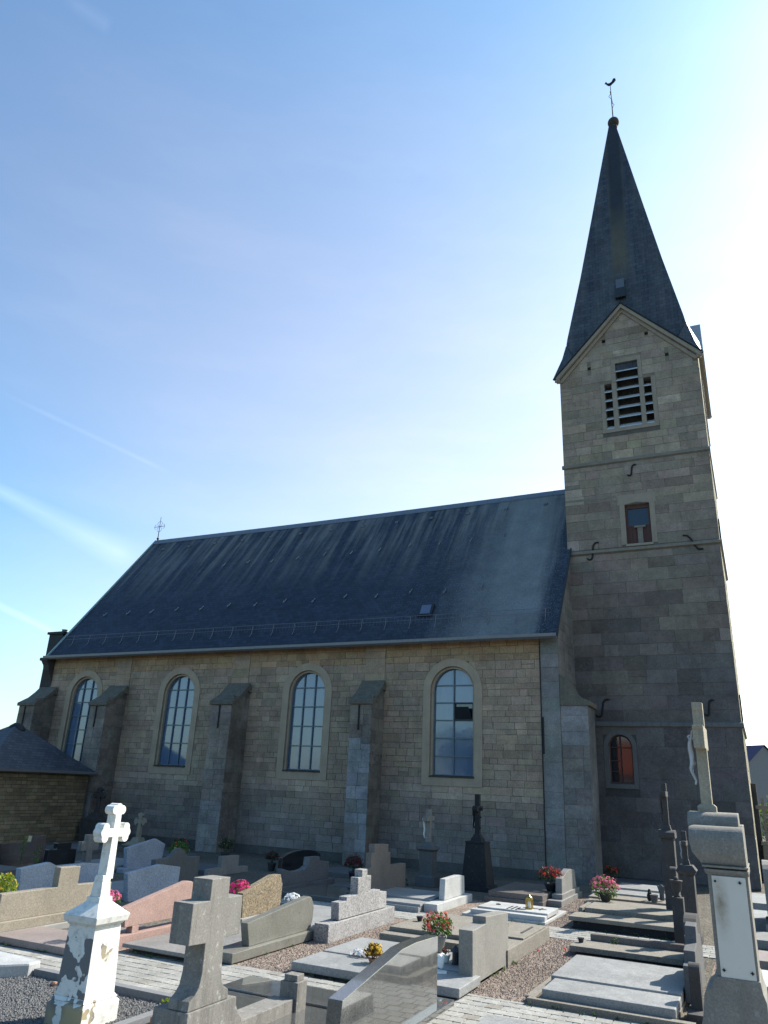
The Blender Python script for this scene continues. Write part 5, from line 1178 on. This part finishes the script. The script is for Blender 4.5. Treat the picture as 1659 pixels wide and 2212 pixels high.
# ------------------------------------------------------------------ flowers and small things
def leaves(mb, c, rx, ry, rz, n, size, lo=-.2):
    c = Vector(c)
    for _ in range(n):
        while True:
            p = Vector((random.uniform(-1,1), random.uniform(-1,1), random.uniform(lo,1)))
            if .25 < p.length < 1 and fnoise(p.x+c.x, p.y+c.y, p.z+c.z, 2.2) > -.35: break
        p = Vector((p.x*rx, p.y*ry, p.z*rz))+c
        d = Vector((random.gauss(0,1), random.gauss(0,1), random.gauss(.3,1))).normalized(); a = d.orthogonal().normalized(); b = d.cross(a); s = size*random.uniform(.6,1.3)
        mb.add([p-a*s*.35, p+b*s-d*s*.1, p+a*s*.35, p-b*s-d*s*.1], [(0,1,2),(0,2,3)])
def blossoms(mb, c, rx, ry, rz, n, size, lo=.0):
    c = Vector(c)
    for _ in range(n):
        d = Vector((random.gauss(0,1), random.gauss(0,1), abs(random.gauss(.3,1))+lo)).normalized()
        p = c+Vector((d.x*rx, d.y*ry, d.z*rz))*random.uniform(.7,1.12)
        a = d.orthogonal().normalized(); b = d.cross(a); s = size*random.uniform(.7,1.3); k0 = random.uniform(0,1)
        vs = [p+d*s*.2]; fs = []
        for k in range(5):
            t0 = (k+k0)*1.2566; vs += [p+(a*math.cos(t0)+b*math.sin(t0))*s*.5+d*s*.25, p+(a*math.cos(t0+.63)+b*math.sin(t0+.63))*s*random.uniform(.85,1.1)-d*s*.1, p+(a*math.cos(t0+1.25)+b*math.sin(t0+1.25))*s*.5+d*s*.25]
            fs.append((0, 1+3*k, 2+3*k, 3+3*k))
        mb.add(vs, fs)
def flowers(label, c, rx, ry, rz, leafm, petal, nl, nb, ls=.035, bs=.022, pot=None, name='flower_pot', lo=-.3):
    """pot = (z0, radius, height, material)"""
    t = thing(name, label, 'flowers', (c[0], c[1], pot[0] if pot else c[2]-rz*.4))
    if pot:
        z0, r, h, pm = pot; m = MB(); m.lathe(c[0], c[1], [(r*.55,z0),(r*.7,z0+h*.15),(r*.95,z0+h*.8),(r*1.05,z0+h*.88),(r*1.05,z0+h),(r*.9,z0+h),(r*.85,z0+h*.92)], 16); m.build('pot', pm, t, 0, True)
        m = MB()
        for k in range(9): a = random.uniform(0,6.28); m.tube([(c[0],c[1],z0+h*.9),(c[0]+rx*.5*math.cos(a),c[1]+ry*.5*math.sin(a),c[2]+rz*.2)], .004, 4)
        m.build('stems', leafm, t)
    m = MB(); leaves(m, c, rx, ry, rz, nl, ls, lo); m.build('foliage', leafm, t)
    for pm, n in (petal if isinstance(petal, list) else [(petal, nb)]):
        m = MB(); blossoms(m, c, rx, ry, rz, n, bs); m.build('blossoms', pm, t)
    return t
flowers('red and pink flowers in a pale pot behind the polished dark headstone', (1.19,-10.45,.40), .2, .2, .19, 'leaf_green', [('petal_red',40),('petal_rose',45)], 420, 0, .032, .024, (.128,.12,.19,'pale_slab'))
flowers('big pink flower pot trailing leaves in the right row of slabs', (2.25,-4.45,.42), .27, .26, .22, 'leaf_green', 'petal_pink', 620, 170, .032, .024, (.2,.12,.14,'old_dark_stone'), lo=-.95)
t = bpy.data.objects[-1] if False else None
flowers('bright red flowers by the tower buttress foot, behind the pink ones', (1.78,-.95,.42), .18, .18, .14, 'leaf_dark', 'petal_red', 260, 40, .035, .028, (.0,.12,.3,'old_dark_stone'))
flowers('dark red flowers in a pot beside the sloping grey headstone', (1.02,-3.7,.47), .27, .26, .19, 'leaf_dark', [('petal_wine',150),('petal_red',45)], 420, 0, .034, .026, (.2,.13,.14,'black_paint'))
flowers('hot pink flowers behind the rough brown headstone', (-2.42,-9.75,.45), .16, .2, .14, 'leaf_green', 'petal_hot', 150, 90, .03, .03, (.1,.1,.22,'black_paint'))
flowers('white flower spray behind the olive granite headstone', (-1.15,-10.25,.5), .1, .14, .07, 'leaf_green', 'petal_white', 60, 50, .028, .026, (.11,.07,.3,'grey_concrete'))
flowers('pink flowers peeping over the pedestal of the white cross', (-2.62,-12.35,.56), .13, .16, .1, 'leaf_green', 'petal_pink', 110, 40, .035, .024, (.115,.08,.32,'terracotta'))
flowers('yellow green shrub at the far left edge behind the tan headstone', (-4.55,-12.4,.52), .16, .2, .2, 'leaf_lime', 'petal_yellow', 320, 25, .035, .02, (.08,.12,.25,'terracotta'))
flowers('yellow and brown dried flowers beside the white wreath', (.80,-11.5,.23), .11, .11, .1, 'leaf_brown', 'petal_yellow', 260, 34, .028, .024, (.12,.06,.05,'terracotta'))
flowers('white porcelain wreath with dark red roses on the pale slab', (.52,-11.28,.15), .13, .1, .045, 'petal_white', [('petal_white',110),('petal_wine',26)], 40, 0, .02, .02, None, 'wreath', 0)
flowers('dark red plant in a tall vase in the shade by the buttress', (-3.15,-4.5,.42), .2, .22, .2, 'leaf_dark', 'petal_wine', 260, 120, .036, .028, (.08,.11,.2,'black_paint'))
flowers('shaded reddish plant left of the curved black headstone', (-5.95,-3.5,.3), .16, .18, .15, 'leaf_dark', 'petal_wine', 180, 50, .036, .026, (.0,.11,.18,'old_dark_stone'))
flowers('green shrub with red heads under the nave wall, behind the humped grey headstone', (-7.6,-5.0,.5), .2, .24, .2, 'leaf_dark', 'petal_red', 260, 14, .04, .024, (.0,.13,.3,'old_dark_stone'))
flowers('yellow green plant just right of the humped grey headstone', (-6.9,-5.9,.5), .22, .24, .2, 'leaf_green', 'petal_yellow', 240, 8, .045, .02, (.0,.13,.3,'old_dark_stone'))
flowers('dark potted plant below the third nave window', (-8.2,-2.4,.35), .2, .22, .2, 'leaf_dark', 'petal_yellow', 220, 8, .04, .02, (.0,.12,.2,'old_dark_stone'))
flowers('small white potted flower beside the lantern on the pale slab', (1.5,-10.95,.24), .05, .05, .05, 'leaf_dark', 'petal_wine', 40, 16, .02, .014, (.128,.06,.09,'white_ceramic'))
for lab, x, y, z in (('weedy tall plant in front of the long black headstone', -9.3,-8.1,.16), ('thin weed growing in front of the black stepped headstone', -8.3,-8.6,.1)):
    t = thing('weed', lab, 'plant', (x, y, z)); m = MB(); leaves(m, (x,y,z+.28), .08, .1, .3, 60, .03, -.9); m.build('foliage', 'leaf_green', t)
    m = MB()
    for k in range(4): m.tube([(x,y,z),(x+random.uniform(-.06,.06),y+random.uniform(-.06,.06),z+.5)], .004, 4)
    m.build('stems', 'leaf_green', t)
t = thing('weed', 'dry thin weed at the kerb of the gravel bed', 'plant', (-1.55,-13.88,.02)); m = MB()
m.tube([(-1.55,-13.88,.02),(-1.56,-13.88,.2),(-1.53,-13.88,.36)], .003, 4)
for k in range(7): z = .18+.025*k; m.tube([(-1.55,-13.88,z),(-1.55+random.uniform(-.06,.06),-13.88+random.uniform(-.04,.04),z+.05)], .002, 4)
m.build('stems', 'leaf_brown', t)
t = thing('weed', 'tuft of bright green leaves at the gravel bed corner', 'plant', (-.2,-13.95,.02)); m = MB(); leaves(m, (-.2,-13.95,.05), .05, .05, .06, 26, .03, 0); m.build('foliage', 'leaf_lime', t)
t = thing('weed', 'small green weed growing from the brown kerb in the right row', 'plant', (3.05,-8.35,.12)); m = MB(); leaves(m, (3.05,-8.33,.14), .08, .04, .07, 50, .02, -.6); m.build('foliage', 'leaf_green', t)
t = thing('ivy_plant', 'low green plant between the stepped brown headstone and the grey crucifix', 'plant', (-2.2,-4.4,0)); m = MB(); leaves(m, (-2.2,-4.4,.1), .3, .35, .22, 260, .045, -.4); m.build('foliage', 'leaf_dark', t)
m = MB()
for (x0, x1, y) in ((-2.2,-1.1,-12.42), (-.05,2.0,-12.03), (2.66,4.2,-11.72), (2.0,2.1,-9.9), (-3.9,-2.6,-13.0), (-1.9,-.6,-7.03), (.2,1.6,-6.72), (2.1,3.6,-6.66), (1.9,2.0,-4.8), (-.7,-.5,-8.1)):
    for k in range(7):
        x = random.uniform(x0, x1); q = random.uniform(.012, .035)
        leaves(m, (x, y+random.uniform(-.03,.02), .012), q*1.6, q, q*1.5, random.randint(5, 14), .016, 0)
for x, ya, yb in ((2.03,-11.5,-10.0), (2.68,-11.4,-8.9), (-.78,-12.0,-10.1), (-.14,-15.4,-13.9), (1.39,-6.4,-4.4)):
    for k in range(6):
        y = random.uniform(ya, yb); q = random.uniform(.012, .03); leaves(m, (x+random.uniform(-.02,.03), y, .012), q, q*1.6, q*1.4, random.randint(5, 12), .016, 0)
tag(m.build('weeds', 'leaf_green'), kind='stuff')
lt = thing('grave_lantern', 'dark metal lantern with a pointed lid beside the sand coloured headstone', 'lantern', (1.64,-10.98,.128)); lx, ly = 1.64, -10.98
m = MB(); m.lathe(lx, ly, [(.05,.128),(.05,.145),(.042,.15),(.042,.26),(.046,.265)], 8); m.build('body', 'black_paint', lt)
m = MB(); m.lathe(lx, ly, [(.068,.262),(.066,.272),(.03,.3),(.028,.31),(.012,.32),(.012,.33)], 8); m.build('lid', 'black_paint', lt)
J = {'base': ((1.60,-11.42,.16),.05), 'hip': ((1.61,-11.40,.19),.04), 'chest': ((1.61,-11.4,.25),.03), 'head': ((1.6,-11.41,.30),.023), 'hand': ((1.58,-11.43,.26),.012), 'wing': ((1.655,-11.38,.27),.02)}
o = skin('figurine', J, [('base','hip'),('hip','chest'),('chest','head'),('chest','hand'),('chest','wing')], 'white_ceramic', None, (1.6,-11.4,.128)); tag(o, 'small white angel figurine in the shadow of the sand coloured headstone', 'figurine')
m = MB(); m.prism([(1.52,-11.48),(1.62,-11.53),(1.71,-11.46),(1.68,-11.37),(1.56,-11.36)], .1205, .135, 'Z'); b_ = m.build('base', 'white_ceramic', o, .003)
m = MB(); m.lathe(2.62,-8.55,[(.03,.13),(.04,.17),(.05,.19),(.04,.19)],8)
single(m, 'flower_pot', 'black_paint', 'small dark pot at the left corner of the mossy brown slab', 'pot', (2.62,-8.55,.13))
m = MB(); m.sphere((-.05,-8.6,.025),.05,8,5,(1.3,1,.6)); single(m, 'loose_stone', 'terracotta', 'reddish loose stone on the gravel near the speckled headstone', 'stone', (-.05,-8.6,0))
m = MB(); m.sphere((.62,-6.0,.155),.035,8,5,(1.4,1,.5)); single(m, 'loose_stone', 'old_dark_stone', 'small dark stone on the left end of the low white grave cover', 'stone', (.5,-6.0,.15))
m = MB(); m.sphere((-1.62,-14.0,.04),.03,8,5,(1.5,1,.7)); single(m, 'dead_leaf', 'terracotta', 'curled orange dead leaf in the corner of the gravel bed', 'leaf', (-1.62,-14.0,.02))
for i in range(4):
    x, y = ((2.4,-8.6),(2.5,-9.1),(2.62,-9.6),(2.1,-8.9))[i]; m = MB(); blossoms(m, (x,y,.02), .01, .01, .01, 2, .02)
    single(m, 'fallen_petal', 'petal_red', 'red fallen petal lying on the pinkish gravel strip', 'petal', (x,y,.01), group='petals fallen on the gravel')

# ------------------------------------------------------------------ beyond the tower, right edge
h = thing('house', 'grey rendered house with a blue slate roof far behind the tower', 'house', (6.6,38,0)); hr = R(-45)
def rot(x, y): return (5.6+x*math.cos(hr)-y*math.sin(hr), 40+x*math.sin(hr)+y*math.cos(hr))
def hb(pts): return [(*rot(x, y), z) for x, y, z in pts]
W2, D2 = 3.0, 5.0
m = MB(); v = hb([(-8,-W2,0),(0,-W2,0),(0,W2,0),(-8,W2,0),(-8,-W2,3.6),(0,-W2,3.6),(0,W2,3.6),(-8,W2,3.6),(0,0,5.75),(-8,0,5.75)])
m.add(v, [(0,1,5,4),(1,2,6,8,5),(2,3,7,6),(3,0,4,9,7)]); m.build('wall', 'house_render', h)
m = MB(); v = hb([(-8.2,-W2-.25,3.3),(.12,-W2-.25,3.3),(.12,0,5.85),(-8.2,0,5.85),(.12,W2+.25,3.3),(-8.2,W2+.25,3.3)]); m.add(v, [(0,1,2,3),(3,2,4,5)]); m.build('roof', 'house_slate', h)
t = thing('hedge_bush', 'sunlit green bush behind the tower at the right edge', 'bush', (6.4,13,0)); m = MB()
for cc, r in (((5.9,13,1.5),1.0),((6.8,13.5,1.7),1.3),((6.2,12.6,2.3),.85),((7.6,13,2.0),1.2),((5.7,13.2,.7),.8),((6.5,12.4,.8),1.0)): leaves(m, cc, r, r, r*.95, 900, .1, -1)
m.build('foliage', 'leaf_sunlit', t)
m = MB(); m.tube([(6.4,13.2,0),(6.4,13.2,1.2),(6.2,13.0,2.0)], [.09,.07,.03], 7); m.build('trunk', 'trunk', t)
def far_cross(label, x, y, z0, zt):
    t = thing('stone_cross', label, 'cross', (x, y, 0)); m = MB(); m.frustum(x,y,0,z0-.1,.16,.16,.13,.13); m.frustum(x,y,z0-.1,z0,.17,.17,.15,.15); m.build('pedestal', 'weather_slab', t, .005)
    m = MB(); m.prism([(x-.04,z0),(x-.04,zt-.3),(x-.2,zt-.3),(x-.2,zt-.2),(x-.04,zt-.2),(x-.04,zt),(x+.04,zt),(x+.04,zt-.2),(x+.2,zt-.2),(x+.2,zt-.3),(x+.04,zt-.3),(x+.04,z0)], y-.04, y+.04, 'Y'); m.build('cross', 'weather_slab', t, .004)
far_cross('slender weathered cross beside the tower corner at the right edge', 5.14, 5.0, 1.05, 2.2)
far_cross('second weathered cross further behind the tower corner', 5.34, 8.0, .95, 1.95)

t = thing('house', 'red roofed house across the road, mirrored in the tower window', 'house', (-6,-58,0))
m = MB(); m.prism([(-13,0),(1,0),(1,4.2),(-13,4.2)], -62, -54, 'Y'); m.prism([(-62,4.2),(-58,7.2),(-54,4.2)], -12.9, .9, 'X'); m.build('wall', 'house_render', t)
m = MB(); m.prism([(-53.6,3.95),(-53.6,4.1),(-58,7.45),(-62.4,4.1),(-62.4,3.95),(-58,7.25)], -13.3, 1.3, 'X'); m.build('roof', 'red_tile', t)
m = MB()
for i in range(5): m.box(-11.6+i*2.6, -10.6+i*2.6, -53.999, -53.97, 1.2, 2.6)
m.build('window', 'dark_glass', t)
def tree(label, x, y, h, r):
    t = thing('tree', label, 'tree', (x, y, 0)); m = MB()
    for k in range(11):
        a = random.uniform(0, 6.28); q = random.uniform(.2, .75)*r
        leaves(m, (x+q*math.cos(a), y+q*math.sin(a), h*random.uniform(.4,.85)), r*.5, r*.5, h*.2, 330, .28, -1)
    m.build('crown', 'leaf_dark', t); m = MB(); m.tube([(x,y,0),(x+.1,y,h*.4),(x-.1,y+.1,h*.75)], [.3,.22,.06], 8)
    for k in range(4): a = k*1.6; m.tube([(x,y,h*.35),(x+r*.5*math.cos(a),y+r*.5*math.sin(a),h*.65)], [.12,.04], 6)
    m.build('trunk', 'trunk', t)
tree('broad dark tree left of the red roofed house, mirrored in the nave windows', -21, -55, 8.5, 4)
tree('tall narrow tree right of the red roofed house, mirrored in the nave windows', 8, -56, 9.5, 3)
tree('low wide tree furthest right behind the photographer', 19, -52, 7, 4.2)
GR = {'headstone': 'headstones in the graveyard', 'grave slab': 'flat grave slabs', 'flowers': 'flowers on the graves', 'crucifix': 'grave crucifixes'}
for o in bpy.data.objects:
    if o.get('category') in GR and not o.get('group'): o['group'] = GR[o['category']]
# ------------------------------------------------------------------ one scale from survey units to metres
bpy.context.view_layer.update()
for me in bpy.data.meshes: me.transform(Matrix.Scale(S, 4))
for o in bpy.data.objects:
    if o.type in ('MESH', 'EMPTY'): o.location = Vector(o.location)*S
